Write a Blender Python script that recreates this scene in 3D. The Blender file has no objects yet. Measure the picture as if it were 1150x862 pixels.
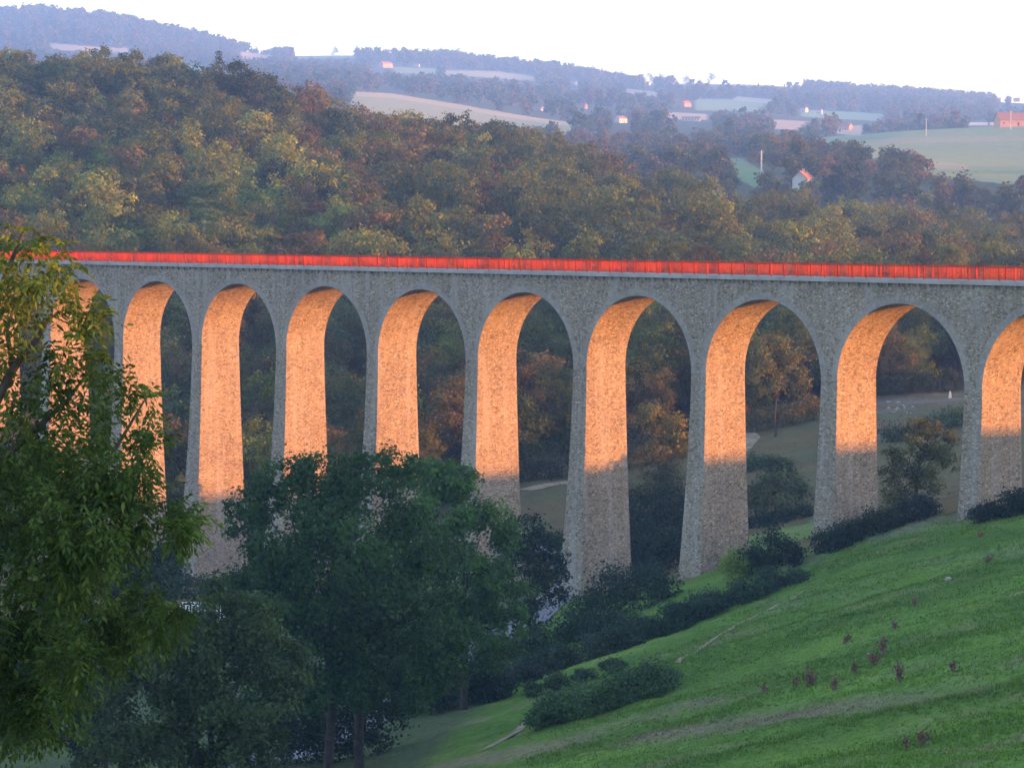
import bpy, math, random
import numpy as np

random.seed(7)
RNG = np.random.default_rng(7)
scene = bpy.context.scene
COL = scene.collection
PI = math.pi

# ------------------------------------------------------------------ camera numbers
FPX, CX, CY = 3000.0, 575.0, 431.0
PITCH = math.radians(3.5335)
CP, SP = math.cos(PITCH), math.sin(PITCH)
SUN_AZ = math.radians(96.0)       # clockwise from +Y
SUN_EL = math.radians(5.0)
SUN_DIR = np.array([math.sin(SUN_AZ) * math.cos(SUN_EL), math.cos(SUN_AZ) * math.cos(SUN_EL), math.sin(SUN_EL)])


def at(px, py, Y):
    """world point at distance Y (forward) that the photograph shows at pixel px, py"""
    r = (px - CX) / FPX
    t = (CY - py) / FPX
    k = Y / (CP + t * SP)
    return np.array([r * k, Y, (-SP + t * CP) * k])


def far(Y):
    """the hills beyond the first ridge lie in the far distance"""
    return Y if Y <= 900 else 900 + (Y - 900) * 2.4


def to_px(P):
    P = np.asarray(P, float)
    zc = P[..., 1] * CP - P[..., 2] * SP
    yc = P[..., 1] * SP + P[..., 2] * CP
    return CX + FPX * P[..., 0] / zc, CY - FPX * yc / zc


# ------------------------------------------------------------------ object helpers
def tag(o, label=None, cat=None, group=None, kind=None):
    if label: o['label'] = label
    if cat: o['category'] = cat
    if group: o['group'] = group
    if kind: o['kind'] = kind
    return o


def empty(name, loc, label, cat, group=None, rz=0.0):
    o = bpy.data.objects.new(name, None)
    o.location = [float(c) for c in loc]
    o.rotation_euler = (0, 0, rz)
    o.empty_display_size = 0.5
    COL.objects.link(o)
    return tag(o, label, cat, group)


def npmesh(name, V, F, mat, tint=None, smooth=False):
    V = np.ascontiguousarray(V, dtype=np.float32)
    F = np.ascontiguousarray(F, dtype=np.int32)
    k = F.shape[1]
    me = bpy.data.meshes.new(name)
    me.vertices.add(len(V)); me.vertices.foreach_set('co', V.ravel())
    me.loops.add(F.size); me.loops.foreach_set('vertex_index', F.ravel())
    me.polygons.add(len(F)); me.polygons.foreach_set('loop_start', np.arange(0, F.size, k, dtype=np.int32))
    if smooth:
        me.polygons.foreach_set('use_smooth', np.ones(len(F), dtype=bool))
    if tint is not None:
        a = me.attributes.new('tint', 'FLOAT_COLOR', 'FACE' if len(tint) == len(F) else 'POINT')
        c = np.ones((len(tint), 4), dtype=np.float32)
        c[:, :3] = tint if np.ndim(tint) == 2 else np.asarray(tint)[:, None]
        a.data.foreach_set('color', c.ravel())
    me.update(calc_edges=True)
    me.validate()
    if mat: me.materials.append(mat)
    return me


def link(name, me, parent=None, loc=None):
    o = bpy.data.objects.new(name, me)
    COL.objects.link(o)
    if parent: o.parent = parent
    if loc is not None: o.location = [float(c) for c in loc]
    return o


class MB:
    """collects quads and n-gons of one mesh"""
    def __init__(s): s.v, s.f = [], []

    def add(s, V, F):
        b = len(s.v)
        s.v += [tuple(map(float, p)) for p in V]
        s.f += [tuple(b + i for i in f) for f in F]

    def hexa(s, P):      # eight corners: bottom ring then top ring
        s.add(P, [(3, 2, 1, 0), (4, 5, 6, 7), (0, 1, 5, 4), (1, 2, 6, 5), (2, 3, 7, 6), (3, 0, 4, 7)])

    def box(s, x0, x1, y0, y1, z0, z1):
        s.hexa([(x0, y0, z0), (x1, y0, z0), (x1, y1, z0), (x0, y1, z0), (x0, y0, z1), (x1, y0, z1), (x1, y1, z1), (x0, y1, z1)])

    def tube(s, pts, rad, n=7, cap=True):
        pts = [np.asarray(p, float) for p in pts]
        rings = []
        for i, p in enumerate(pts):
            d = pts[min(i + 1, len(pts) - 1)] - pts[max(i - 1, 0)]
            d = d / (np.linalg.norm(d) + 1e-9)
            a = np.cross(d, (0.31, 0.87, 0.39) if abs(d[2]) > .8 else (0, 0, 1)); a /= np.linalg.norm(a)
            b = np.cross(d, a)
            rings.append([p + rad[i] * (math.cos(2 * PI * j / n) * a + math.sin(2 * PI * j / n) * b) for j in range(n)])
        V = [q for r in rings for q in r]
        F = [(i * n + j, i * n + (j + 1) % n, (i + 1) * n + (j + 1) % n, (i + 1) * n + j) for i in range(len(pts) - 1) for j in range(n)]
        if cap:
            F.append(tuple((len(pts) - 1) * n + j for j in range(n)))
            F.append(tuple(n - 1 - j for j in range(n)))
        s.add(V, F)

    def mesh(s, name, mat, smooth=False):
        me = bpy.data.meshes.new(name)
        me.from_pydata(s.v, [], s.f)
        if smooth:
            me.polygons.foreach_set('use_smooth', np.ones(len(me.polygons), dtype=bool))
        me.update()
        if mat: me.materials.append(mat)
        return me

    def build(s, name, mat, parent=None, loc=None, smooth=False):
        return link(name, s.mesh(name, mat, smooth), parent, loc)


# ------------------------------------------------------------------ materials
def new_mat(name):
    m = bpy.data.materials.new(name); m.use_nodes = True
    nt = m.node_tree
    for n in list(nt.nodes): nt.nodes.remove(n)
    out = nt.nodes.new('ShaderNodeOutputMaterial')
    return m, nt, out


def N(nt, t, **kw):
    n = nt.nodes.new(t)
    for k, v in kw.items():
        if k.startswith('i_'):
            key = k[2:]
            n.inputs[int(key) if key.isdigit() else key].default_value = v
        else: setattr(n, k, v)
    return n


def ramp(nt, fac, stops, interp='LINEAR'):
    r = nt.nodes.new('ShaderNodeValToRGB'); r.color_ramp.interpolation = interp
    el = r.color_ramp.elements
    while len(el) < len(stops): el.new(0.5)
    for e, (p, c) in zip(el, stops):
        e.position = p; e.color = (*c, 1) if len(c) == 3 else c
    nt.links.new(fac, r.inputs[0])
    return r.outputs[0]


def mix(nt, a, b, fac, mode='MIX'):
    m = nt.nodes.new('ShaderNodeMix'); m.data_type = 'RGBA'; m.blend_type = mode
    for sock, v in ((m.inputs[6], a), (m.inputs[7], b), (m.inputs[0], fac)):
        if hasattr(v, 'links'): nt.links.new(v, sock)
        else: sock.default_value = (*v, 1) if isinstance(v, tuple) and len(v) == 3 else v
    return m.outputs[2]


def principled(nt, out, col, rough=.9, bump=None, bump_s=.3, bump_d=.05, spec=.2):
    p = nt.nodes.new('ShaderNodeBsdfPrincipled')
    if hasattr(col, 'links'): nt.links.new(col, p.inputs['Base Color'])
    else: p.inputs['Base Color'].default_value = (*col, 1)
    p.inputs['Roughness'].default_value = rough
    p.inputs['Specular IOR Level'].default_value = spec
    if bump is not None:
        b = nt.nodes.new('ShaderNodeBump'); b.inputs['Strength'].default_value = bump_s; b.inputs['Distance'].default_value = bump_d
        nt.links.new(bump, b.inputs['Height']); nt.links.new(b.outputs[0], p.inputs['Normal'])
    nt.links.new(p.outputs[0], out.inputs[0])
    return p


def world_pos(nt, scale=(1, 1, 1), rot=(0, 0, 0)):
    g = nt.nodes.new('ShaderNodeNewGeometry')
    m = nt.nodes.new('ShaderNodeMapping'); m.inputs['Scale'].default_value = scale; m.inputs['Rotation'].default_value = rot
    nt.links.new(g.outputs['Position'], m.inputs[0])
    return m.outputs[0]


def stone_mat(name, tones, cell=2.6, streak=0.0, mortar=.75):
    m, nt, out = new_mat(name)
    pos = world_pos(nt, (cell, cell, cell * 1.9))
    wob = N(nt, 'ShaderNodeTexNoise', i_Scale=1.3, i_Detail=2.0); nt.links.new(pos, wob.inputs['Vector'])
    vadd = nt.nodes.new('ShaderNodeMixRGB'); vadd.blend_type = 'ADD'; vadd.inputs[0].default_value = .5
    nt.links.new(pos, vadd.inputs[1]); nt.links.new(wob.outputs['Color'], vadd.inputs[2])
    v = N(nt, 'ShaderNodeTexVoronoi', i_Scale=1.0); nt.links.new(vadd.outputs[0], v.inputs['Vector'])
    e = N(nt, 'ShaderNodeTexVoronoi', feature='DISTANCE_TO_EDGE', i_Scale=1.0); nt.links.new(vadd.outputs[0], e.inputs['Vector'])
    sep = nt.nodes.new('ShaderNodeSeparateColor'); nt.links.new(v.outputs['Color'], sep.inputs[0])
    col = ramp(nt, sep.outputs[0], [(i / (len(tones) - 1), c) for i, c in enumerate(tones)])
    gap = ramp(nt, e.outputs['Distance'], [(0, (mortar,) * 3), (.09, (1, 1, 1))])
    col = mix(nt, col, gap, 1.0, 'MULTIPLY')
    big = N(nt, 'ShaderNodeTexNoise', i_Scale=.22, i_Detail=5.0, i_Roughness=.65); nt.links.new(world_pos(nt), big.inputs['Vector'])
    col = mix(nt, col, ramp(nt, big.outputs[0], [(.3, (.84, .84, .85)), (.7, (1.14, 1.13, 1.11))]), 1.0, 'MULTIPLY')
    if streak:
        st = N(nt, 'ShaderNodeTexNoise', i_Scale=1.0, i_Detail=4.0, i_Roughness=.6)
        nt.links.new(world_pos(nt, (1.1, 1.1, .07)), st.inputs['Vector'])
        f = ramp(nt, st.outputs[0], [(.5, (0, 0, 0)), (.72, (streak,) * 3)])
        col = mix(nt, col, (.36, .34, .32), f)
    fine = N(nt, 'ShaderNodeTexNoise', i_Scale=9.0, i_Detail=3.0); nt.links.new(world_pos(nt), fine.inputs['Vector'])
    h = nt.nodes.new('ShaderNodeMath'); h.operation = 'ADD'
    nt.links.new(gap, h.inputs[0]); nt.links.new(fine.outputs[0], h.inputs[1])
    principled(nt, out, col, .95, h.outputs[0], .6, .06, .1)
    return m


def plain_mat(name, col, rough=.8, var=.15, scale=2.0, spec=.2, metallic=0.0):
    m, nt, out = new_mat(name)
    n = N(nt, 'ShaderNodeTexNoise', i_Scale=scale, i_Detail=4.0); nt.links.new(world_pos(nt), n.inputs['Vector'])
    lo = tuple(c * (1 - var) for c in col); hi = tuple(min(1, c * (1 + var)) for c in col)
    p = principled(nt, out, ramp(nt, n.outputs[0], [(.3, lo), (.7, hi)]), rough, spec=spec)
    p.inputs['Metallic'].default_value = metallic
    return m


def leaf_mat(name, trans=.38):
    """colour = object colour x the leaf's own tint"""
    m, nt, out = new_mat(name)
    oi = nt.nodes.new('ShaderNodeObjectInfo')
    at_ = N(nt, 'ShaderNodeAttribute', attribute_name='tint')
    col = mix(nt, oi.outputs['Color'], at_.outputs['Color'], 1.0, 'MULTIPLY')
    d = nt.nodes.new('ShaderNodeBsdfPrincipled')
    d.inputs['Roughness'].default_value = .8; d.inputs['Specular IOR Level'].default_value = .05
    nt.links.new(col, d.inputs['Base Color'])
    t = nt.nodes.new('ShaderNodeBsdfTranslucent'); nt.links.new(col, t.inputs['Color'])
    ms = nt.nodes.new('ShaderNodeMixShader'); ms.inputs[0].default_value = trans
    nt.links.new(d.outputs[0], ms.inputs[1]); nt.links.new(t.outputs[0], ms.inputs[2])
    nt.links.new(ms.outputs[0], out.inputs[0])
    return m


def ground_mat():
    m, nt, out = new_mat('ground')
    a = N(nt, 'ShaderNodeAttribute', attribute_name='tint')
    p = world_pos(nt)
    n1 = N(nt, 'ShaderNodeTexNoise', i_Scale=.16, i_Detail=6.0, i_Roughness=.65); nt.links.new(p, n1.inputs['Vector'])
    n2 = N(nt, 'ShaderNodeTexNoise', i_Scale=2.4, i_Detail=5.0, i_Roughness=.7); nt.links.new(p, n2.inputs['Vector'])
    col = mix(nt, a.outputs['Color'], ramp(nt, n1.outputs[0], [(.3, (.80, .86, .88)), (.52, (1, 1, 1)), (.72, (1.2, 1.1, 1.0))]), 1.0, 'MULTIPLY')
    col = mix(nt, col, ramp(nt, n2.outputs[0], [(.28, (.55, .6, .6)), (.5, (1, 1, 1)), (.75, (1.4, 1.3, 1.2))]), 1.0, 'MULTIPLY')
    principled(nt, out, col, 1.0, n2.outputs[0], .9, .25, .05)
    return m


M = {}
M['front'] = stone_mat('rubble_stone', [(0.233, 0.186, 0.140), (0.302, 0.242, 0.181), (0.260, 0.208, 0.158), (0.323, 0.264, 0.199), (0.297, 0.219, 0.153), (0.413, 0.343, 0.260), (0.254, 0.205, 0.154), (0.148, 0.119, 0.091), (0.313, 0.251, 0.189)], 4.1, .5, .42)
M['ring'] = stone_mat('dressed_stone', [(.24, .205, .175), (.31, .27, .235), (.27, .235, .20)], 1.9, .2, .8)
M['cap'] = plain_mat('coping_stone', (.31, .28, .26), .9, .18, .7)
M['deck'] = plain_mat('ballast', (.2, .19, .18), .95, .3, 3.0)
M['red'] = plain_mat('red_paint', (.30, .032, .008), .7, .3, 1.3, .06)
M['bark'] = plain_mat('bark', (.045, .034, .028), .95, .35, 3.0)
M['pale_bark'] = plain_mat('walnut_bark', (.085, .065, .05), .95, .25, 3.0)
M['leaf'] = leaf_mat('leaves')
M['near_leaf'] = leaf_mat('near_leaves', .4)
M['ground'] = ground_mat()
M['road'] = plain_mat('worn_asphalt', (.15, .15, .16), .9, .2, .8)
M['dirt'] = plain_mat('bare_earth', (.25, .19, .12), 1.0, .35, 1.5)
M['rock'] = plain_mat('rock', (.30, .26, .22), .95, .25, 3.0)
M['white'] = plain_mat('white_render', (.52, .47, .42), .85, .08, .5)
M['ochre'] = plain_mat('ochre_render', (.50, .24, .13), .9, .1, .5)
M['tile'] = plain_mat('clay_tiles', (.30, .12, .07), .9, .25, 1.2)
M['glass'] = plain_mat('window_glass', (.05, .055, .065), .15, .1, 1.0, .5)
M['wood_pole'] = plain_mat('weathered_pole', (.50, .45, .40), .9, .15, 1.0)
M['white_metal'] = plain_mat('white_metal', (.75, .76, .78), .5, .06, 1.0)

# ------------------------------------------------------------------ terrain
TC = [-500, 0, 200, 400, 550, 700, 850, 1000, 1150, 1700]
ZR = [   # near rows: ground height
    (3, [-1.7] * 10),
    (20, [-7, -6, -6, -5.6, -5.4, -5.2, -5.1, -5, -4.9, -4]),
    (40, [-14, -11.5, -11, -10.5, -10, -9.6, -9.3, -9, -8.7, -6]),
    (70, [-26, -21, -20, -18.5, -17.5, -16.7, -16.0, -15.4, -14.9, -9]),
    (90, [-31, -27, -25, -23.5, -22.2, -20.8, -19.8, -19.0, -18.3, -10.5]),
    (115, [-34, -31, -30, -28, -26, -24.2, -22.6, -21, -19.4, -11.5]),
    (140, [-35, -33, -32, -30.5, -28.5, -26.5, -24.3, -22, -19.8, -12]),
    (165, [-35.5, -34, -33.5, -33.2, -30.8, -28.2, -25.7, -22.8, -20.3, -14]),
    (190, [-36, -35, -34.5, -33.8, -33.2, -30.2, -26.8, -23.4, -20.8, -15.6]),
    (212, [-36.5, -35.5, -35, -34, -33.4, -30.9, -27.0, -24.0, -21.5, -17]),
    (235, [-37, -36, -35.5, -34.5, -33, -31.5, -28.5, -25.5, -22.7, -18.5]),
    (270, [-37.5, -37, -36.5, -35, -32.2, -31, -28.3, -26, -23.5, -19]),
    (320, [-38, -37.5, -37, -35, -30.5, -29, -25.5, -23, -21.5, -16]),
]
PR = [   # far rows: the picture row on which the ground lies, as knots (px, py)
    (400, [(-500, 400), (0, 380), (200, 385), (400, 395), (550, 405), (700, 405), (850, 400), (1000, 395), (1150, 395), (1700, 380)]),
    (480, [(-500, 270), (0, 268), (200, 268), (400, 282), (550, 290), (700, 310), (850, 335), (1000, 350), (1150, 355), (1700, 340)]),
    (560, [(-500, 172), (0, 172), (200, 176), (400, 222), (550, 235), (700, 278), (850, 304), (1000, 320), (1150, 335), (1700, 335)]),
    (625, [(-500, 122), (0, 122), (100, 121), (200, 131), (330, 156), (385, 190), (450, 194), (550, 199), (640, 222), (700, 254), (850, 276), (1000, 298), (1150, 316), (1700, 316)]),
    (700, [(-500, 150), (0, 150), (200, 162), (400, 220), (550, 222), (700, 268), (850, 282), (1000, 292), (1150, 300), (1700, 290)]),
    (800, [(-500, 175), (0, 175), (200, 180), (400, 200), (550, 205), (700, 240), (850, 245), (1000, 250), (1150, 250), (1700, 225)]),
    (900, [(-500, 165), (0, 165), (200, 170), (400, 175), (550, 182), (700, 210), (850, 206), (1000, 205), (1150, 208), (1700, 190)]),
    (1050, [(-500, 150), (0, 150), (200, 155), (400, 158), (550, 165), (700, 185), (850, 178), (960, 170), (1150, 172), (1700, 160)]),
    (1200, [(-500, 130), (0, 128), (200, 126), (400, 132), (550, 148), (650, 152), (760, 160), (850, 163), (920, 158), (1000, 148), (1150, 140), (1700, 130)]),
    (1400, [(-500, 108), (0, 105), (200, 100), (320, 105), (400, 106), (550, 124), (650, 138), (760, 142), (850, 146), (1000, 152), (1150, 148), (1700, 138)]),
    (1700, [(-500, 75), (0, 75), (200, 80), (400, 90), (550, 102), (700, 118), (850, 126), (1000, 132), (1150, 133), (1700, 125)]),
    (2000, [(-500, 45), (0, 42), (100, 42), (200, 60), (300, 74), (400, 78), (550, 86), (700, 105), (850, 110), (1000, 116), (1150, 122), (1700, 110)]),
    (2300, [(-500, 24), (0, 20), (60, 19), (110, 24), (160, 33), (210, 44), (260, 56), (300, 65), (400, 66), (480, 66), (560, 76), (640, 84), (700, 96), (780, 97), (850, 98), (950, 106), (1050, 113), (1150, 119), (1700, 110)]),
    (2600, [(-500, 50), (0, 50), (300, 85), (700, 115), (1150, 135), (1700, 130)]),
    (3000, [(-500, 110), (0, 110), (700, 160), (1700, 180)]),
]
XG = np.arange(-500, 1701, 10.0)


def smooth1(y, k):
    pad = np.concatenate([np.full(k, y[0]), y, np.full(k, y[-1])])
    w = np.hanning(2 * k + 1); w /= w.sum()
    return np.convolve(pad, w, 'valid')


ROWY, ROWZ = [], []
for Y, zs in ZR:
    ROWY.append(Y); ROWZ.append(smooth1(np.interp(XG, TC, zs), 8))
for Y, kn in PR:
    py = smooth1(np.interp(XG, [k[0] for k in kn], [k[1] for k in kn]), 3)
    t = (CY - py) / FPX
    Y = far(Y)
    ROWY.append(Y); ROWZ.append(Y * (-SP + t * CP) / (CP + t * SP))
ROWL = np.log(np.array(ROWY, float)); ROWZ = np.array(ROWZ)


def _sl(i):      # slopes of a monotone-ish cubic in log distance
    return (ROWZ[i + 1] - ROWZ[i]) / (ROWL[i + 1] - ROWL[i])


SL = np.zeros_like(ROWZ)
for i in range(len(ROWL)):
    if i == 0: SL[i] = _sl(0)
    elif i == len(ROWL) - 1: SL[i] = _sl(i - 1)
    else:
        a, b = _sl(i - 1), _sl(i)
        SL[i] = np.where(a * b > 0, 2 * a * b / np.where(np.abs(a + b) < 1e-6, 1e-6, a + b), 0)

_NK = RNG.normal(size=(40, 2)); _NP = RNG.uniform(0, 2 * PI, 40)


def fbm(x, y, wl, octv=4):
    r = 0; a = 1.0; q = 0
    for o in range(octv):
        for j in range(5):
            kx, ky = _NK[q % 40] * 2 * PI / wl
            r = r + a * np.sin(kx * x + ky * y + _NP[q % 40]) * .35
            q += 1
        wl *= .5; a *= .5
    return r


RY = [-400, -100, 15, 60, 100, 130, 150, 170, 186, 195, 214, 242, 270, 320, 400, 500, 700]
RH = [18, 20, 16.5, 12, 9, 7.5, 3.5, .5, -1.9, -2.7, -4.8, -7.6, -9.5, -9.5, -14, -18, -30]


def table(px, u):
    L = np.clip(np.log(np.maximum(u, 3.0)), ROWL[0], ROWL[-1] - 1e-6)
    i = np.clip(np.searchsorted(ROWL, L, side='right') - 1, 0, len(ROWL) - 2)
    h = ROWL[i + 1] - ROWL[i]; t = (L - ROWL[i]) / h
    fx = np.clip((px + 500) / 10.0, 0, len(XG) - 1.001); j = fx.astype(int); w = fx - j
    g = lambda A, ii: A[ii, j] * (1 - w) + A[ii, j + 1] * w
    t2, t3 = t * t, t * t * t
    return (2 * t3 - 3 * t2 + 1) * g(ROWZ, i) + (t3 - 2 * t2 + t) * h * g(SL, i) + (-2 * t3 + 3 * t2) * g(ROWZ, i + 1) + (t3 - t2) * h * g(SL, i + 1)


def ground_z(X, Y):
    X = np.asarray(X, float); Y = np.asarray(Y, float)
    r = np.hypot(X, Y); th = np.arctan2(X, Y)
    tc = np.clip(np.abs(th), 0, math.radians(20.5))
    u = r * np.cos(tc)
    lim = math.radians(20.5)
    px = CX + FPX * np.tan(np.clip(th, -lim, lim))
    z = table(px, u)
    # behind the camera the two sides meet
    k = np.clip((np.abs(th) - PI / 2) / (PI / 2), 0, 1)
    zl, zr = table(np.full_like(r, -500.0), u), table(np.full_like(r, 1700.0), u)
    z = z * (1 - k) + k * (.5 * zl + .5 * zr)
    # the rise on the right bank, outside the picture, behind which the sun is going down
    hr = np.interp(Y, RY, RH)
    R = hr - ((X - 216) / 150.0) ** 2 * 30 - 4 * np.clip((np.abs(X - 216) - 260) / 60, 0, 50)
    R = R + .6 * fbm(X, Y, 60, 2)
    d = np.maximum(z, R); e = np.abs(z - R)
    z = d + np.where(e < 4, (4 - e) ** 2 / 16, 0)
    amp = np.clip((u - 15) / 60, 0, 1)
    z = z + amp * .22 * fbm(X, Y, 14, 3) * np.clip(1 - (u - 300) / 400, .0, 1)
    return z


def gz(x, y): return float(ground_z(np.array([x]), np.array([y]))[0])


def on_ground(px, Y):
    """point of the ground under picture column px at distance Y"""
    x = (px - CX) / FPX * Y
    return np.array([x, Y, gz(x, Y)])


def cast(px, py, y0=20, y1=4700):
    """where the ray through a pixel meets the ground"""
    Y = np.exp(np.linspace(math.log(y0), math.log(y1), 1500))
    r = (px - CX) / FPX; t = (CY - py) / FPX
    k = Y / (CP + t * SP)
    z = (-SP + t * CP) * k
    d = z - ground_z(r * k, Y)
    i = np.argmax(d < 0)
    if d[i] >= 0: i = len(Y) - 1
    return np.array([r * k[i], Y[i], z[i]])


def in_poly(px, py, poly):
    ins = np.zeros(px.shape, bool); n = len(poly)
    for i in range(n):
        x0, y0 = poly[i]; x1, y1 = poly[(i + 1) % n]
        c = ((y0 > py) != (y1 > py)) & (px < (x1 - x0) * (py - y0) / ((y1 - y0) if y1 != y0 else 1e-9) + x0)
        ins ^= c
    return ins


# fields on the far slopes: outline where they lie, distance range, colour of the crop
FIELDS = [
    ([(392, 112), (400, 104), (440, 106), (520, 119), (600, 133), (645, 139), (640, 150), (560, 156), (395, 150)], 1080, 1480, (.27, .27, .15)),
    ([(400, 103), (440, 105), (520, 118), (600, 132), (645, 138), (645, 142), (600, 137), (520, 123), (440, 110), (400, 108)], 1080, 1500, (.42, .33, .20)),
    ([(885, 160), (960, 150), (1050, 143), (1170, 136), (1170, 210), (1060, 200), (1000, 181), (930, 170)], 850, 1300, (.235, .25, .115)),
    ([(930, 160), (1000, 155), (1170, 152), (1170, 158), (1000, 162), (935, 166)], 960, 1300, (.31, .25, .14)),
    ([(985, 172), (1030, 178), (1090, 186), (1090, 193), (1030, 190), (985, 180)], 900, 1300, (.36, .27, .15)),
    ([(790, 166), (830, 176), (880, 206), (850, 212), (810, 190)], 780, 1060, (.12, .22, .085)),
    ([(203, 72), (242, 78), (242, 95), (203, 95)], 1200, 2000, (.14, .23, .12)),
    ([(495, 79), (560, 80), (605, 87), (600, 91), (560, 88), (500, 84)], 1500, 2300, (.36, .32, .2)),
    ([(440, 75), (500, 78), (490, 84), (445, 82)], 1500, 2300, (.2, .27, .15)),
    ([(700, 99), (750, 105), (748, 110), (700, 104)], 1500, 2300, (.5, .36, .24)),
    ([(780, 111), (862, 112), (852, 125), (783, 124)], 1300, 2300, (.22, .3, .16)),
    ([(825, 108), (870, 112), (868, 117), (825, 113)], 1300, 2300, (.52, .42, .3)),
    ([(864, 134), (908, 136), (893, 146), (866, 145)], 1150, 2300, (.5, .32, .24)),
    ([(900, 123), (995, 128), (985, 136), (902, 131)], 1300, 2300, (.24, .33, .2)),
    ([(936, 141), (968, 141), (966, 153), (937, 150)], 1150, 2300, (.46, .30, .24)),
    ([(55, 48), (110, 53), (155, 55), (150, 60), (60, 56)], 1500, 2200, (.48, .34, .25)),
    ([(270, 58), (310, 62), (305, 68), (272, 66)], 1700, 2300, (.45, .35, .25)),
    ([(748, 126), (795, 128), (795, 135), (750, 134)], 1250, 2300, (.46, .36, .27)),
    ([(330, 60), (400, 60), (400, 66), (330, 66)], 1900, 2400, (.26, .32, .2)),
    ([(760, 90), (900, 94), (900, 98), (760, 95)], 2000, 2400, (.34, .32, .22)),
]

FIELDS = [(p, far(a), far(b), tuple(.65 * v + .35 * q for v, q in zip(c, (.23, .27, .15)))) for p, a, b, c in FIELDS]


def ground_colour(X, Y, Z):
    px, py = to_px(np.stack([X, Y, Z], -1))
    n = len(X)
    c = np.zeros((n, 3))
    n1 = fbm(X, Y, 26, 4); n2 = fbm(X + 90, Y - 40, 7, 3)
    grass = np.array([.098, .172, .028])
    c[:] = grass
    c *= (1 + .14 * n1 + .12 * n2)[:, None]
    def put(mask, col, k=1.0):
        w = (np.clip(mask, 0, 1) * k)[:, None]
        c[:] = c * (1 - w) + np.array(col) * w
    ok = (np.abs(X) < Y * .6) & (Y > 20)
    # dead, brownish swathes across the mown slope
    band = np.interp(px, [400, 640, 760, 900, 1000, 1150], [880, 836, 822, 800, 790, 776])
    put(ok * np.exp(-((py - band) / 9) ** 2) * np.clip(.6 + .6 * n2 + .4 * n1, 0, 1), (.20, .145, .105), .8)
    band2 = np.interp(px, [640, 820, 900, 1000, 1150], [810, 782, 768, 755, 738])
    put(ok * np.exp(-((py - band2) / 6) ** 2) * np.clip(.1 + .7 * n2, 0, 1), (.18, .14, .10), .7)
    put(ok * (Y < 205) * (Y > 150) * (px > 850) * np.clip(n1 * .8 - .1, 0, 1), (.15, .16, .09), .7)
    put(ok * (Y < 205) * np.clip(n2 * 1.1 - .55, 0, 1), (.2, .16, .1), .5)
    # valley bottom and ground beyond the viaduct
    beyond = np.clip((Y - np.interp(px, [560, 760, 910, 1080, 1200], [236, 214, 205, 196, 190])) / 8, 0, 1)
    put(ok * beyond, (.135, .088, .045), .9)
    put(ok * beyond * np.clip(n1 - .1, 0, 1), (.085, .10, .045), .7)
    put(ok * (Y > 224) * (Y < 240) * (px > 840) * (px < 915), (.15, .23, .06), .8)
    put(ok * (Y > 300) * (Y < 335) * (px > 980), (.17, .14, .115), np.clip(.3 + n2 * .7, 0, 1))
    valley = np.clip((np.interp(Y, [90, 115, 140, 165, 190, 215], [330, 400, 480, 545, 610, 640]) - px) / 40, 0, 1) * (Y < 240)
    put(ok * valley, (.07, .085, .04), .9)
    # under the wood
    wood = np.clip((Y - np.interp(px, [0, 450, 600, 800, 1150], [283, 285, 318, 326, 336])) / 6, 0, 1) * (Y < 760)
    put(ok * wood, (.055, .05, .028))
    dist = np.clip((Y - 700) / 60, 0, 1)
    put(ok * dist, (.075, .085, .05))
    for poly, y0, y1, col in FIELDS:
        m = in_poly(px, py, poly) & (Y > y0) & (Y < y1) & ok
        put(m.astype(float), col)
    put((~ok) * 1.0, (.10, .13, .05), .7)
    return np.clip(c, .01, .9)


def build_ground():
    az = []
    lim0, lim1 = math.atan((-60 - CX) / FPX), math.atan((1210 - CX) / FPX)
    az += list(np.linspace(-PI, -.40, 26)[:-1]) + list(np.linspace(-.40, lim0, 16)[:-1])
    az += list(np.linspace(lim0, lim1, 300))
    az += list(np.linspace(lim1, .42, 18)[1:]) + list(np.linspace(.42, PI, 40)[1:])
    az = np.array(az)
    rr = np.concatenate([np.geomspace(3, 82, 40)[:-1], np.arange(82, 250, 1.1), np.arange(250, 480, 3.0), np.geomspace(480, 900, 60)[:-1], np.geomspace(900, far(2350), 250)[:-1], np.geomspace(far(2350), far(2950), 14)])
    A, R = np.meshgrid(az, rr)
    X, Y = (R * np.sin(A)).ravel(), (R * np.cos(A)).ravel()
    Z = ground_z(X, Y)
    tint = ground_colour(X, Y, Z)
    na, nr = len(az), len(rr)
    i = np.arange((nr - 1) * (na - 1)); a = i % (na - 1); r = i // (na - 1)
    F = np.stack([r * na + a, r * na + a + 1, (r + 1) * na + a + 1, (r + 1) * na + a], 1)
    # close the seam behind the camera and the middle under it
    j = np.arange(nr - 1)
    F = np.concatenate([F[:, ::-1], np.stack([j * na + na - 1, (j + 1) * na + na - 1, (j + 1) * na, j * na], 1)])
    X = np.append(X, 0); Y = np.append(Y, 0); Z = np.append(Z, -1.7); tint = np.vstack([tint, tint[:1]])
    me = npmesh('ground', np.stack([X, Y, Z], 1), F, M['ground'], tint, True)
    o = link('ground', me)
    tag(o, kind='structure')


build_ground()


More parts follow.
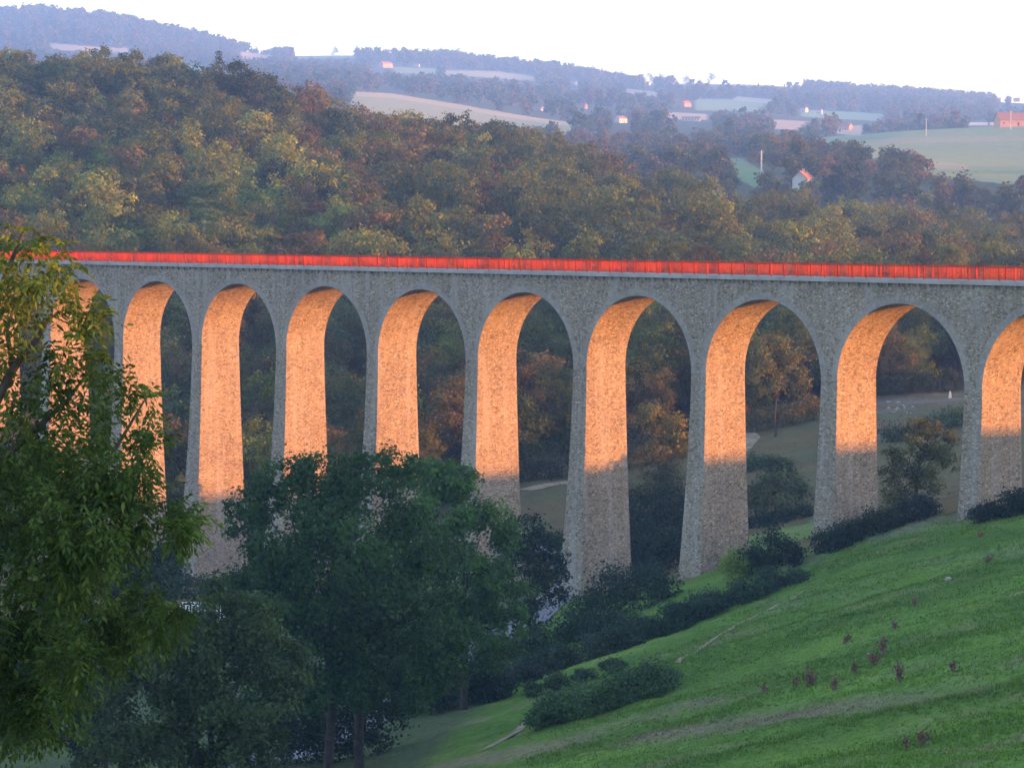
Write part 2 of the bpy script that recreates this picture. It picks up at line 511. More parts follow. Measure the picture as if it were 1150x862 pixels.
def ribbon(name, pts, widths, mat, lift=.04, step=1.5):
    """a sheet draped on the ground along a centre line"""
    P = np.array([p[:2] for p in pts]); seg = np.hypot(*np.diff(P, axis=0).T); s = np.concatenate([[0], np.cumsum(seg)])
    t = np.linspace(0, s[-1], max(4, int(s[-1] / step)))
    x = np.interp(t, s, P[:, 0]); y = np.interp(t, s, P[:, 1]); w = np.interp(t, s, widths)
    x, y = smooth1(x, 3), smooth1(y, 3)
    dx, dy = np.gradient(x), np.gradient(y); L = np.hypot(dx, dy) + 1e-9
    w = w * (1 + .12 * fbm(t * 3, t * 0, 9, 2))
    k = 6; rows = []
    for j in range(k + 1):
        f = j / k - .5
        X = x - dy / L * w * f; Yv = y + dx / L * w * f
        rows.append(np.stack([X, Yv, ground_z(X, Yv) + lift], 1))
    V = np.stack(rows, 1).reshape(-1, 3); n = len(t)
    F = [(i * (k + 1) + j, (i + 1) * (k + 1) + j, (i + 1) * (k + 1) + j + 1, i * (k + 1) + j + 1) for i in range(n - 1) for j in range(k)]
    return tag(link(name, npmesh(name, V, np.array(F), mat, None, True)), kind='structure')


G = lambda px, Y: on_ground(px, Y)
ribbon('road', [G(120, 150), G(330, 166), G(400, 176), G(470, 190), G(545, 207), G(610, 222), G(660, 238), G(610, 262), G(520, 285)], [4.5, 4.5, 4, 4, 4, 4, 4, 3.5, 3.5], M['road'], .07)
ribbon('path', [cast(520, 850), cast(590, 818), cast(600, 803), cast(640, 790)], [.3, .6, .7, .3], M['dirt'], .04)
ribbon('path', [cast(758, 748), cast(790, 725), cast(830, 700), cast(870, 680), cast(930, 650)], [.5, .35, .6, .3, .15], M['dirt'], .04)
ribbon('path', [cast(585, 552), cast(612, 546), cast(650, 541), cast(700, 536)], [2.5, 3, 3, 2.5], M['dirt'], .06)
ribbon('path', [cast(830, 512), cast(846, 494), cast(838, 480), cast(850, 466)], [1.6, 1.9, 1.5, 1.2], M['dirt'], .06)

# ------------------------------------------------------------------ viaduct
U = np.array([.67056803, -.74184804, 0]); Vv = np.array([.74184804, .67056803, 0]); ZZ = np.array([0, 0, 1.0])
P0 = np.array([-68.7497, 309.9408, 0])
PITCHL, GAP, WID = 14.0, 1.6423, 4.6046
Z_CROWN, Z_RAIL, Z_COP, Z_BAND = -6.374, -3.511, -4.517, -4.835
RAD = (PITCHL - GAP) / 2
Z_SPR = Z_CROWN - RAD
N0, N1 = -3, 14      # first and last arch


def vp(s, v, z): return P0 + U * s + Vv * v + ZZ * z


via_rot = math.atan2(U[1], U[0])
viaduct = empty('stone_viaduct', P0 + np.array([0, 0, -36.]), 'long grey rubble stone railway viaduct of tall arches with red railing along its deck', 'viaduct', None, via_rot)
ORG = P0 + np.array([0, 0, -36.])


def vloc(s, v, z): return (s, v, z + 36.0)     # in the viaduct's own axes


def pier_mesh(n):
    s1, s0 = n * PITCHL, n * PITCHL - GAP
    c = vp((s0 + s1) / 2, WID / 2, 0)
    zb = min(gz(*vp(s, v, 0)[:2]) for s in (s0 - 1, s1 + 1) for v in (-1.5, WID + .5)) - .8
    zb = min(zb, Z_SPR - 1)
    mb = MB(); rings = []
    H = Z_SPR - zb; k = max(3, int(H / 1.2))
    V = []; F = []
    for i in range(k + 1):
        h = H * i / k
        a = .010 * h + .0011 * h * h * .9
        df = .030 * h + .0018 * h * h
        db = .012 * h + .0004 * h * h
        V += [vloc(s0 - a, -df, Z_SPR - h), vloc(s1 + a, -df, Z_SPR - h), vloc(s1 + a, WID + db, Z_SPR - h), vloc(s0 - a, WID + db, Z_SPR - h)]
        if i:
            b = 4 * i
            F += [(b - 4 + j, b + j, b + (j + 1) % 4, b - 4 + (j + 1) % 4) for j in range(4)]
    F.append((4 * k + 3, 4 * k + 2, 4 * k + 1, 4 * k))
    mb.add(V, F)
    return mb.mesh('pier', M['front'])


for n in range(N0, N1 + 2):
    link('pier', pier_mesh(n), viaduct)


def arch_mesh():
    """one bay: soffit and both spandrel walls, from the middle of one pier to the middle of the next; origin at pier's right corner, springing level"""
    K = 56; mb = MB(); top = Z_BAND - Z_SPR
    xs = [RAD - RAD * math.cos(PI * i / K) for i in range(K + 1)]
    zs = [RAD * math.sin(PI * i / K) for i in range(K + 1)]
    for v, flip in ((0.0, False), (WID, True)):
        V = []; F = []
        px = [-GAP / 2] + xs + [2 * RAD + GAP / 2]; pz = [0] + zs + [0]
        for x, z in zip(px, pz): V += [(x, v, z), (x, v, top)]
        for i in range(len(px) - 1):
            q = (2 * i, 2 * i + 2, 2 * i + 3, 2 * i + 1)
            F.append(q[::-1] if flip else q)
        mb.add(V, F)
    V = []; F = []
    for x, z in zip(xs, zs): V += [(x, 0, z), (x, WID, z)]
    for i in range(K): F.append((2 * i, 2 * i + 1, 2 * i + 3, 2 * i + 2))
    mb.add(V, F)
    me = mb.mesh('arch', M['front'])
    return me


def ring_mesh():
    K = 44; mb = MB(); T = .62
    for i in range(K):
        a0, a1 = PI * (i + .03) / K, PI * (i + .97) / K
        t = T * (1.0 if i % 2 else .86)
        c = lambda a, r, v: (RAD - r * math.cos(a), v, r * math.sin(a))
        r0, r1 = RAD + .004, RAD + t
        mb.hexa([c(a0, r0, -.028), c(a1, r0, -.028), c(a1, r0, .05), c(a0, r0, .05), c(a0, r1, -.028), c(a1, r1, -.028), c(a1, r1, .05), c(a0, r1, .05)])
    return mb.mesh('voussoir_ring', M['ring'])


am, rm = arch_mesh(), ring_mesh()
for n in range(N0, N1 + 1):
    a = link('arch', am, viaduct, vloc(n * PITCHL, 0, Z_SPR))
    link('voussoir_ring', rm, a)

S0, S1 = (N0 - .5) * PITCHL, (N1 + 1.0) * PITCHL
mb = MB()
for v0, v1 in ((-.34, .55), (WID - .55, WID + .34)):
    mb.box(S0, S1, v0, v1, Z_BAND + 36, Z_COP + 36)
mb.build('coping', M['cap'], viaduct)
mb = MB(); mb.box(S0, S1, .552, WID - .552, Z_BAND + 36.02, Z_COP + 35.85)
mb.build('deck', M['deck'], viaduct)

CORB = 1.0
cm = MB(); cm.hexa([(-.11, -.06, -.34), (.11, -.06, -.34), (.11, .1, -.34), (-.11, .1, -.34), (-.12, -.2, -.003), (.12, -.2, -.003), (.12, .1, -.003), (-.12, .1, -.003)])
cmesh = cm.mesh('corbel', M['ring'])
slots = [i * CORB for i in range(int(S0 / CORB), int(S1 / CORB))]
vis = [s for s in slots if s < 11.4 * PITCHL]
near = sorted(vis, reverse=True)[:100]
for s in near: link('corbel', cmesh, viaduct, vloc(s, 0, Z_BAND))
rest = MB()
for s in slots:
    if s in near: continue
    V = [(x + s, y, z + Z_BAND + 36) for x, y, z in cm.v]
    rest.add(V, cm.f)
o = rest.build('distant_corbel_course', M['ring'], viaduct); o['kind'] = 'stuff'


def railing(v, full):
    r = MB(); zb, zt = Z_COP + 36, Z_RAIL + 36
    r.box(S0, S1, v - .035, v + .035, zt - .06, zt)
    r.box(S0, S1, v - .025, v + .025, zb + .09, zb + .13)
    rail = r.build('railing', M['red'], viaduct)
    b = MB(); s = S0
    while s < S1:
        b.box(s, s + .017, v - .018, v + .018, zb + .13, zt - .06); s += .13
    b.build('balusters', M['red'], rail)
    p = MB(); p.box(-.03, .03, v - .07, v + .07, zb, zt + .03)
    pm = p.mesh('post', M['red'])
    ss = [S0 + i * 1.4 for i in range(int((S1 - S0) / 1.4))]
    sv = sorted([s for s in ss if s < 11.4 * PITCHL], reverse=True)[:100] if full else []
    for s in sv: link('post', pm, rail, (s, 0, 0))
    q = MB()
    for s in ss:
        if s not in sv: q.add([(x + s, y, z) for x, y, z in p.v], p.f)
    q.build('distant_posts', M['red'], rail)['kind'] = 'stuff'


railing(.06, True)
railing(WID - .06, False)


# ------------------------------------------------------------------ foliage
def cloud(rng, cen, rad, n, size, aspect=.7, outward=.8, droop=0.0, sub=10, spread=.34, shell=.35, flat=1.0, tint_amp=.22):
    """leaf cards gathered in sprays on the skin of several balls: verts, quads, tint per quad"""
    cen = np.asarray(cen, float); rad = np.asarray(rad, float)
    w = rad ** 2; cnt = np.maximum(8, (n * w / w.sum()).astype(int))
    P, O, T = [], [], []
    for c, r, k in zip(cen, rad, cnt):
        ns = max(3, int(sub))
        d = rng.normal(size=(ns, 3)); d[:, 2] += .25; d /= np.linalg.norm(d, axis=1)[:, None]
        sc = c + d * r * (1 - shell * rng.random((ns, 1)) ** 1.5) * np.array([1, 1, flat])
        st = 1 + tint_amp * rng.normal(size=ns) * .6
        pick = rng.integers(0, ns, k)
        off = rng.normal(size=(k, 3)) * (r * spread) * np.array([1, 1, .75])
        p = sc[pick] + off
        o = (p - c) / r + off / (r * spread) * .35
        P.append(p); O.append(o); T.append(st[pick])
    P, O, T = np.concatenate(P), np.concatenate(O), np.concatenate(T)
    m = len(P)
    nrm = O / (np.linalg.norm(O, axis=1)[:, None] + 1e-6) * outward + rng.normal(size=(m, 3)) * .62 + np.array([0, 0, .25])
    nrm /= np.linalg.norm(nrm, axis=1)[:, None]
    ax = rng.normal(size=(m, 3)); ax[:, 2] -= droop
    ax -= nrm * (ax * nrm).sum(1)[:, None]; ax /= np.linalg.norm(ax, axis=1)[:, None]
    bx = np.cross(nrm, ax)
    L = size * rng.uniform(.6, 1.4, m)[:, None]; W = L * aspect
    V = np.stack([P - ax * L * .5, P + bx * W * .5 + nrm * L * .06, P + ax * L * .5, P - bx * W * .5 + nrm * L * .06], 1).reshape(-1, 3)
    F = np.arange(m * 4).reshape(m, 4)
    T = np.clip(T * (1 + tint_amp * .5 * rng.normal(size=m)), .35, 2.0)
    hue = rng.normal(size=m) * .06
    T3 = np.stack([T * (1 + hue), T, T * (1 - hue)], 1)
    return V, F, T3


def crown_balls(rng, H, R, low=.25, k=14, tall=1.0):
    """balls that fill a broadleaf crown standing on the origin"""
    C, r = [], []
    for i in range(k):
        h = rng.uniform(low, .93)
        env = R * math.sqrt(max(.04, 1 - ((h - (low + .92) / 2) / (.98 - low) * 1.75) ** 2)) * rng.uniform(.55, .95)
        a = i * 2.4 + rng.uniform(-.5, .5)
        rr = R * rng.uniform(.28, .46)
        C.append((env * .72 * math.cos(a), env * .72 * math.sin(a), h * H - rr * .25)); r.append(rr)
    C.append((0, 0, H - R * .42)); r.append(R * .42)
    C.append((0, 0, H * .6)); r.append(R * .5)
    return C, r


def limb_mesh(name, rng, base, fork, cen, rad0, mat, bend=.6, nl=9, extra=None):
    """tapered trunk with limbs that run out to the balls"""
    mb = MB(); base = np.asarray(base, float); fork = np.asarray(fork, float)
    mid = (base + fork) / 2 + rng.normal(size=3) * rad0 * bend * np.array([1, 1, 0])
    mb.tube([base - np.array([0, 0, .4]), base + (fork - base) * .06, mid, fork], [rad0 * 1.35, rad0 * 1.05, rad0 * .86, rad0 * .66], 8)
    for c in list(cen)[:nl]:
        c = np.asarray(c, float)
        st = base + (fork - base) * rng.uniform(.72, .98)
        m1 = st + (c - st) * .5 + np.array([0, 0, -.06]) * np.linalg.norm(c - st) + rng.normal(size=3) * .05 * np.linalg.norm(c - st)
        mb.tube([st, m1, c], [rad0 * .45, rad0 * .28, rad0 * .08], 6)
    return mb.mesh(name, mat, True)


def colour(o, c):
    o.color = (*c, 1.0)
    return o


# ---- the wood on the slope behind the viaduct
TINTS = {
    'olive': (.104, .118, .030),
    'russet': (.118, .092, .034),
    'yellow': (.165, .188, .036),
    'dark': (.060, .084, .032),
}
LAB = {
    'olive': ('dull olive green broadleaf tree in the wood on the slope behind the viaduct', 'olive trees of the wood behind the viaduct'),
    'russet': ('brownish russet broadleaf tree turning colour in the wood on the slope behind the viaduct', 'russet trees of the wood behind the viaduct'),
    'yellow': ('light yellow green broadleaf tree in the wood on the slope behind the viaduct', 'yellow green trees of the wood behind the viaduct'),
    'dark': ('dark green broadleaf tree in the wood on the slope behind the viaduct', 'dark green trees of the wood behind the viaduct'),
}
VAR = []
for i in range(9):
    rg = np.random.default_rng(100 + i)
    H = rg.uniform(10, 13.5); R = rg.uniform(4.4, 5.8)
    C, r = crown_balls(rg, H, R, .2, 13)
    V, F, T = cloud(rg, C, r, 8600, .29, .75, 1.25, .1, 9, .24, .18)
    cm_ = npmesh('crown', V, F, M['leaf'], T)
    tm_ = limb_mesh('trunk', rg, (0, 0, 0), (0, 0, H * .5), C, .2, M['bark'])
    V2, F2, T2 = cloud(rg, C, r, 3000, .46, .8, 1.25, .1, 8, .24, .18)
    VAR.append((H, cm_, tm_, V2, F2, T2))


def wood_start(px): return np.interp(px, [-100, 450, 560, 640, 800, 1000, 1200], [284, 288, 306, 318, 326, 338, 345])


spots = []
yy = 284.0
while yy < 665:
    step = 6.9 + (yy - 284) * .003
    half0, half1 = (-110 - CX) / FPX * yy, ((1265 if yy < 322 or yy > 352 else 1560) - CX) / FPX * yy
    x = half0 + RNG.uniform(0, step)
    while x < half1:
        X, Y = x + RNG.uniform(-2, 2), yy + RNG.uniform(-2, 2)
        px = CX + FPX * X / Y
        if Y > wood_start(px) and not (px > 830 and Y < 345 and RNG.random() < .2): spots.append((X, Y, px))
        x += step * RNG.uniform(.85, 1.2)
    yy += step * .93
spots.sort(key=lambda s: s[1])


def tree_kind(X, Y, px, py):
    n = fbm(np.array([X]), np.array([Y]), 60, 2)[0] + RNG.normal() * .7
    yel = .12 + .42 * (px < 420) * (170 < py < 300)
    rus = .14 + .22 * (py > 300) + .15 * (330 < px < 480) * (py < 260)
    q = RNG.random()
    if q < yel: return 'yellow'
    if q < yel + rus: return 'russet'
    return 'dark' if n < -.35 else 'olive'


stuffV, stuffF, stuffT = [], [], []
nb = 0; n_ind = 0
for X, Y, px in spots:
    z = gz(X, Y)
    py = to_px(np.array([X, Y, z + 7]))[1]
    kind = tree_kind(X, Y, px, py)
    c = np.array(TINTS[kind]) * RNG.uniform(.65, 1.35) * np.array([RNG.uniform(.9, 1.1), 1, RNG.uniform(.9, 1.1)])
    H, cm_, tm_, V2, F2, T2 = VAR[RNG.integers(0, len(VAR))]
    s = RNG.uniform(.72, 1.2); rz = RNG.uniform(0, 2 * PI)
    if Y < wood_start(px) + 8: s *= RNG.uniform(.55, .9)
    if -20 < px < 1170 and n_ind < 300:
        e = empty('broadleaf_tree', (X, Y, z - .15), LAB[kind][0], 'tree', LAB[kind][1], rz)
        e.scale = (s * RNG.uniform(.9, 1.15), s * RNG.uniform(.9, 1.15), s)
        link('trunk', tm_, e)
        colour(link('crown', cm_, e), c)
        n_ind += 1
    else:
        ca, sa = math.cos(rz) * s, math.sin(rz) * s
        W = np.stack([V2[:, 0] * ca - V2[:, 1] * sa + X, V2[:, 0] * sa + V2[:, 1] * ca + Y, V2[:, 2] * s + z - .15], 1)
        stuffV.append(W); stuffF.append(F2 + nb); nb += len(W); stuffT.append(T2 * c)
if stuffV:
    o = link('wood', npmesh('wood', np.concatenate(stuffV), np.concatenate(stuffF), M['leaf'], np.concatenate(stuffT)))
    tag(o, 'mixed autumn broadleaf wood covering the upper slope behind the viaduct', 'wood', kind='stuff')

# the conifer that stands above the wood
rg = np.random.default_rng(5)
b = on_ground(248, 600); top = at(248, 54, 600)[2]
H = top - b[2]
con = empty('conifer_tree', b, 'dark pointed conifer standing above the skyline of the wood', 'tree')
mb = MB(); mb.tube([(0, 0, -.4), (0, 0, H * .5), (0, 0, H * .98)], [.3, .2, .04], 7); mb.build('trunk', M['bark'], con, smooth=True)
C, r = [], []
for i in range(46):
    h = .25 + .73 * i / 46; a = i * 2.4; R = (1 - h) * 5.0 + .3
    C.append((R * .6 * math.cos(a), R * .6 * math.sin(a), h * H - .1 * R)); r.append(.45 + (1 - h) * 1.3)
V, F, T = cloud(rg, C, r, 3000, .5, .4, .5, .6, 5, .4, flat=.4)
colour(link('crown', npmesh('crown', V, F, M['leaf'], T), con), (.05, .06, .035))

# ---- distant hedges and woods: far too many to count
LOW = []
for i in range(6):
    rg = np.random.default_rng(300 + i)
    C, r = crown_balls(rg, 10, 4.4, .12, 7)
    V, F, T = cloud(rg, C, r, 170, 1.7, .85, .9, 0, 5, .36, tint_amp=.2)
    LOW.append((V, F, T))
LOWM = []
for i in range(6):
    rg = np.random.default_rng(330 + i)
    C, r = crown_balls(rg, 10, 4.4, .12, 10)
    LOWM.append(cloud(rg, C, r, 520, 1.0, .8, .9, 0, 7, .36, tint_amp=.24))


HOMES = [(433, 76, 15), (468, 75, 9), (697, 138, 13), (770, 120, 13), (776, 136, 24), (903, 126, 9), (920, 128, 9), (950, 146, 12), (728, 96, 7), (645, 95, 8), (606, 124, 8), (655, 122, 9), (110, 62, 12), (1140, 142, 34), (1105, 141, 24), (1142, 114, 12), (1122, 115, 7)]


def scatter(n, y0, y1, dens, protos, tints, smin, smax, keep, seed, fs):
    rg = np.random.default_rng(seed)
    Y = np.sqrt(rg.uniform(y0 ** 2, y1 ** 2, n)); px = rg.uniform(-90, 1240, n); X = (px - CX) / FPX * Y
    Z = ground_z(X, Y); py = to_px(np.stack([X, Y, Z], 1))[1]
    S = rg.uniform(smin, smax, n)
    ok = keep(px, py, Y, rg)
    for poly, a, b_, col in FIELDS:
        for f in fs:
            ok &= ~(in_poly(px, py - f * 10 * S * FPX / Y, poly) & (Y > a - 260 * f) & (Y < b_))
    for hx, hy, hw in HOMES:
        ok &= ~((np.abs(px - hx) < hw) & (py > hy - 3) & (py < hy + 5 + 9 * S * FPX / Y))
    VV, FF, TT = [], [], []; nb = 0
    for i in np.nonzero(ok)[0]:
        V, F, T = protos[rg.integers(0, len(protos))]
        a = rg.uniform(0, 2 * PI); s = S[i]; ca, sa = math.cos(a) * s, math.sin(a) * s
        VV.append(np.stack([V[:, 0] * ca - V[:, 1] * sa + X[i], V[:, 0] * sa + V[:, 1] * ca + Y[i], V[:, 2] * s * rg.uniform(.8, 1.1) + Z[i] - .4], 1))
        FF.append(F + nb); nb += len(V)
        TT.append(T * np.array(tints[rg.integers(0, len(tints))]) * rg.uniform(.75, 1.25))
    return np.concatenate(VV), np.concatenate(FF), np.concatenate(TT), int(ok.sum())


FT = [TINTS['olive'], TINTS['dark'], TINTS['dark'], (.10, .095, .04), (.13, .09, .045)]


def keep_mid(px, py, Y, rg):
    k = rg.random(len(px)) < np.where((px > 925) & (Y < 985), 1, np.clip(.75 + .4 * fbm(px * 3, Y, 120, 2), .2, 1))
    k &= ~((np.abs(px - 902) < 13) & (py > 209) & (py < 222))
    k &= ~((px > 960) & (Y > 1040) & (Y < far(1230)) & (rg.random(len(px)) < .93))
    return k


V, F, T, cnt_mid = scatter(2900, 690, far(1150), 1, LOWM, FT, .6, 1.15, keep_mid, 11, (0, .3))
tag(link('far_wood', npmesh('far_wood', V, F, M['leaf'], T)), 'bluish belt of trees and hedges in the side valley beyond the wooded ridge', 'wood', kind='stuff')


def keep_far(px, py, Y, rg):
    n = fbm(px * 4, Y, 260, 3)
    forest = (px < 330) & (Y > far(1500)) | (px > 760) & (Y > far(1900)) | (px > 500) & (px < 720) & (Y > far(2000))
    return rg.random(len(px)) < np.where(forest, .95, np.clip(.42 + .6 * n, .06, .95))


V, F, T, cnt_far = scatter(13000, far(1150), far(2330), 1, LOW, FT, .75, 1.6, keep_far, 12, (0, .35, .8))
tag(link('hazy_wood', npmesh('hazy_wood', V, F, M['leaf'], T)), 'blue hazy woods and hedgerows on the far hills below the sky', 'wood', kind='stuff')
print('TREES', n_ind, len(spots), cnt_mid, cnt_far)

# ---- single trees one can tell apart on the far skyline and round the house
SKY = [(287, 57, 2300, 'round tree at the foot of the long hill on the left skyline'),
       (306, 55, 2300, 'broad tree alone in the dip of the left skyline'),
       (377, 53, 2300, 'flat topped trees clump on the skyline left of the orange farmhouse'),
       (403, 55, 2300, 'low tree on the skyline just left of the orange farmhouse'),
       (515, 54, 2300, 'thin umbrella shaped tree on the skyline above the tan field'),
       (503, 56, 2300, 'small umbrella shaped tree on the skyline beside the thin one'),
       (730, 83, 2300, 'small round tree at the left end of the skyline tree row'),
       (742, 82, 2300, 'taller round tree in the skyline tree row'),
       (797, 83, 2300, 'bushy tree group at the right end of the skyline tree row'),
       (770, 83, 2300, 'squat tree in the middle of the skyline tree row')]
for i, (px, py, Y, lab) in enumerate(SKY):
    Y = far(Y)
    b = on_ground(px, Y - 12); H = max(7, at(px, py, Y)[2] - b[2])
    e = empty('skyline_tree', b, lab, 'tree', None, i * 1.1)
    rg = np.random.default_rng(400 + i)
    umb = 'umbrella' in lab
    C, r = crown_balls(rg, H, H * (.38 if umb else .5), .6 if umb else .25, 8)
    V, F, T = cloud(rg, C, r, 340, 1.4, .8, .9, 0, 6, .34)
    link('trunk', limb_mesh('trunk', rg, (0, 0, 0), (0, 0, H * .62), C, .25, M['bark'], nl=5), e)
    colour(link('crown', npmesh('crown', V, F, M['leaf'], T), e), TINTS['dark'])


def pixel_tree(name, label, Y, balls, foot, trunk_r, n, leaf, col, seed, cat='tree', aspect=.6, depth=.8, sub=14, group=None, trunks=None, fork_h=.45, bark='bark', mat='leaf', droop=.2, spread=.24, shell=.3, outward=1.1, nl=12, tint_amp=.3):
    """tree or bush whose crown fills the given balls (px, py, radius px) at distance Y"""
    rg = np.random.default_rng(seed)
    fx, fY = foot
    base = on_ground(fx, fY)
    e = empty(name, base, label, cat, group)
    C, r = [], []
    for px, py, rp in balls:
        rw = rp * Y / FPX
        d = rg.uniform(-1, 1) * depth * max(rw, 1.0)
        p = at(px, py, Y + d)
        C.append(p - base); r.append(rw * .80)
    C = np.array(C); r = np.array(r)
    V, F, T = cloud(rg, C, r, n, leaf, aspect, outward, droop, sub, spread, shell, tint_amp=tint_amp)
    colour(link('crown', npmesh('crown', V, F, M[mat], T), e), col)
    top = C[:, 2].max(); cx_, cy_ = C[:, 0].mean(), C[:, 1].mean()
    tk = trunks or [(fx, fY)]
    order = rg.permutation(len(C))
    for i, (tx, tY) in enumerate(tk):
        tb = on_ground(tx, tY) - base
        fork = np.array([tb[0] * .75 + cx_ * .25, tb[1] * .7 + cy_ * .3, tb[2] + (top - tb[2]) * fork_h])
        mine = [C[j] for j in order if j % len(tk) == i]
        link('trunk', limb_mesh('trunk', rg, tb, fork, mine, trunk_r, M[bark], nl=nl), e)
    return e


DG = (.040, .078, .022); MG = (.055, .10, .034)
# big trees below the viaduct
pixel_tree('broadleaf_tree', 'largest dark green broadleaf tree on bare trunks before the left piers', 150,
           [(318, 540, 34), (362, 540, 40), (410, 545, 44), (440, 530, 32), (292, 566, 34), (275, 590, 26), (330, 600, 60), (395, 610, 62), (450, 600, 52), (300, 640, 46), (350, 665, 62), (420, 680, 66), (480, 670, 48), (330, 720, 40), (390, 740, 52), (450, 735, 50), (490, 730, 38), (345, 765, 26), (270, 665, 30), (420, 775, 24), (262, 575, 16), (440, 640, 60), (500, 760, 30), (300, 760, 36), (350, 780, 30), (400, 770, 36), (450, 780, 34), (380, 690, 60), (310, 690, 44), (480, 770, 30), (380, 570, 50)],
           (366, 152), .30, 52000, .26, DG, 21, trunks=[(366, 152), (402, 156)], fork_h=.45, sub=13)
pixel_tree('broadleaf_tree', 'rounded green tree right behind the large dark tree with its top against an arch', 172,
           [(480, 540, 32), (515, 545, 30), (495, 585, 44), (540, 600, 44), (520, 650, 50), (560, 660, 40), (500, 700, 46), (548, 715, 42), (470, 640, 40), (575, 700, 24), (460, 530, 22)],
           (520, 174), .26, 24000, .27, (.066, .125, .030), 22, sub=14)
pixel_tree('broadleaf_tree', 'small very dark tree at the right edge of the tree clump beside a pier', 200,
           [(590, 600, 28), (612, 625, 30), (585, 645, 34), (620, 660, 24), (595, 690, 24), (570, 610, 22), (628, 645, 14)],
           (596, 200), .18, 6500, .28, (.032, .05, .028), 23)
pixel_tree('broadleaf_tree', 'dull green spreading tree low at the lower left below the railed footbridge', 122,
           [(250, 680, 36), (290, 690, 34), (225, 720, 48), (280, 740, 52), (320, 745, 34), (190, 750, 54), (240, 790, 60), (300, 800, 42), (160, 800, 50), (200, 845, 54), (270, 850, 48), (120, 850, 46), (330, 770, 22), (150, 740, 40)],
           (235, 124), .26, 34000, .22, (.058, .086, .030), 24, sub=15)
pixel_tree('broadleaf_tree', 'blue green bushy tree in deep shade behind the drooping boughs at lower left', 140,
           [(95, 650, 34), (140, 640, 34), (120, 690, 46), (70, 700, 46), (170, 660, 36), (165, 700, 40), (60, 770, 50), (110, 760, 54), (185, 630, 24), (40, 820, 40), (90, 830, 44), (20, 730, 44)],
           (110, 142), .24, 22000, .26, (.036, .058, .034), 25)
pixel_tree('broadleaf_tree', 'dark bushy tree between left piers just above the railed footbridge', 232,
           [(195, 650, 26), (215, 665, 24), (245, 668, 22), (270, 660, 24), (180, 680, 24), (300, 650, 24), (320, 640, 24)],
           (230, 234), .15, 5500, .32, (.045, .065, .034), 26)
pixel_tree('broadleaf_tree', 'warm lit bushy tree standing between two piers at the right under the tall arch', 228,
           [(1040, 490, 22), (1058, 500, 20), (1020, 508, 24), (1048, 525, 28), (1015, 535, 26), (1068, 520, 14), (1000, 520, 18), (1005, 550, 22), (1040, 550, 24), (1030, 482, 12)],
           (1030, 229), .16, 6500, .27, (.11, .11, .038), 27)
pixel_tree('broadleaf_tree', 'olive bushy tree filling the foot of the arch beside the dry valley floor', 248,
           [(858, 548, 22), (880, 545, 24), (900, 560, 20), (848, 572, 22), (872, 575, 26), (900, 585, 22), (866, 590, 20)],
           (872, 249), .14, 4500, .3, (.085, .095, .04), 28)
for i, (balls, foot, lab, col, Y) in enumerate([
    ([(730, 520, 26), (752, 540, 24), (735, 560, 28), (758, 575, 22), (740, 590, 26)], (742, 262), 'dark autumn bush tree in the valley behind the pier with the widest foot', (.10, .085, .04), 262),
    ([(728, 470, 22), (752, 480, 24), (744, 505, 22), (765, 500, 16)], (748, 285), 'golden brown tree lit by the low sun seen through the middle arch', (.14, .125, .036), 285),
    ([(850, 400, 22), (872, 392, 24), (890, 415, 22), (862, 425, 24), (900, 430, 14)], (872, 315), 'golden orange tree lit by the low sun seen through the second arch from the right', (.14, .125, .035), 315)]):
    pixel_tree('broadleaf_tree', lab, Y, balls, foot, .14, 3600, .32, col, 60 + i)

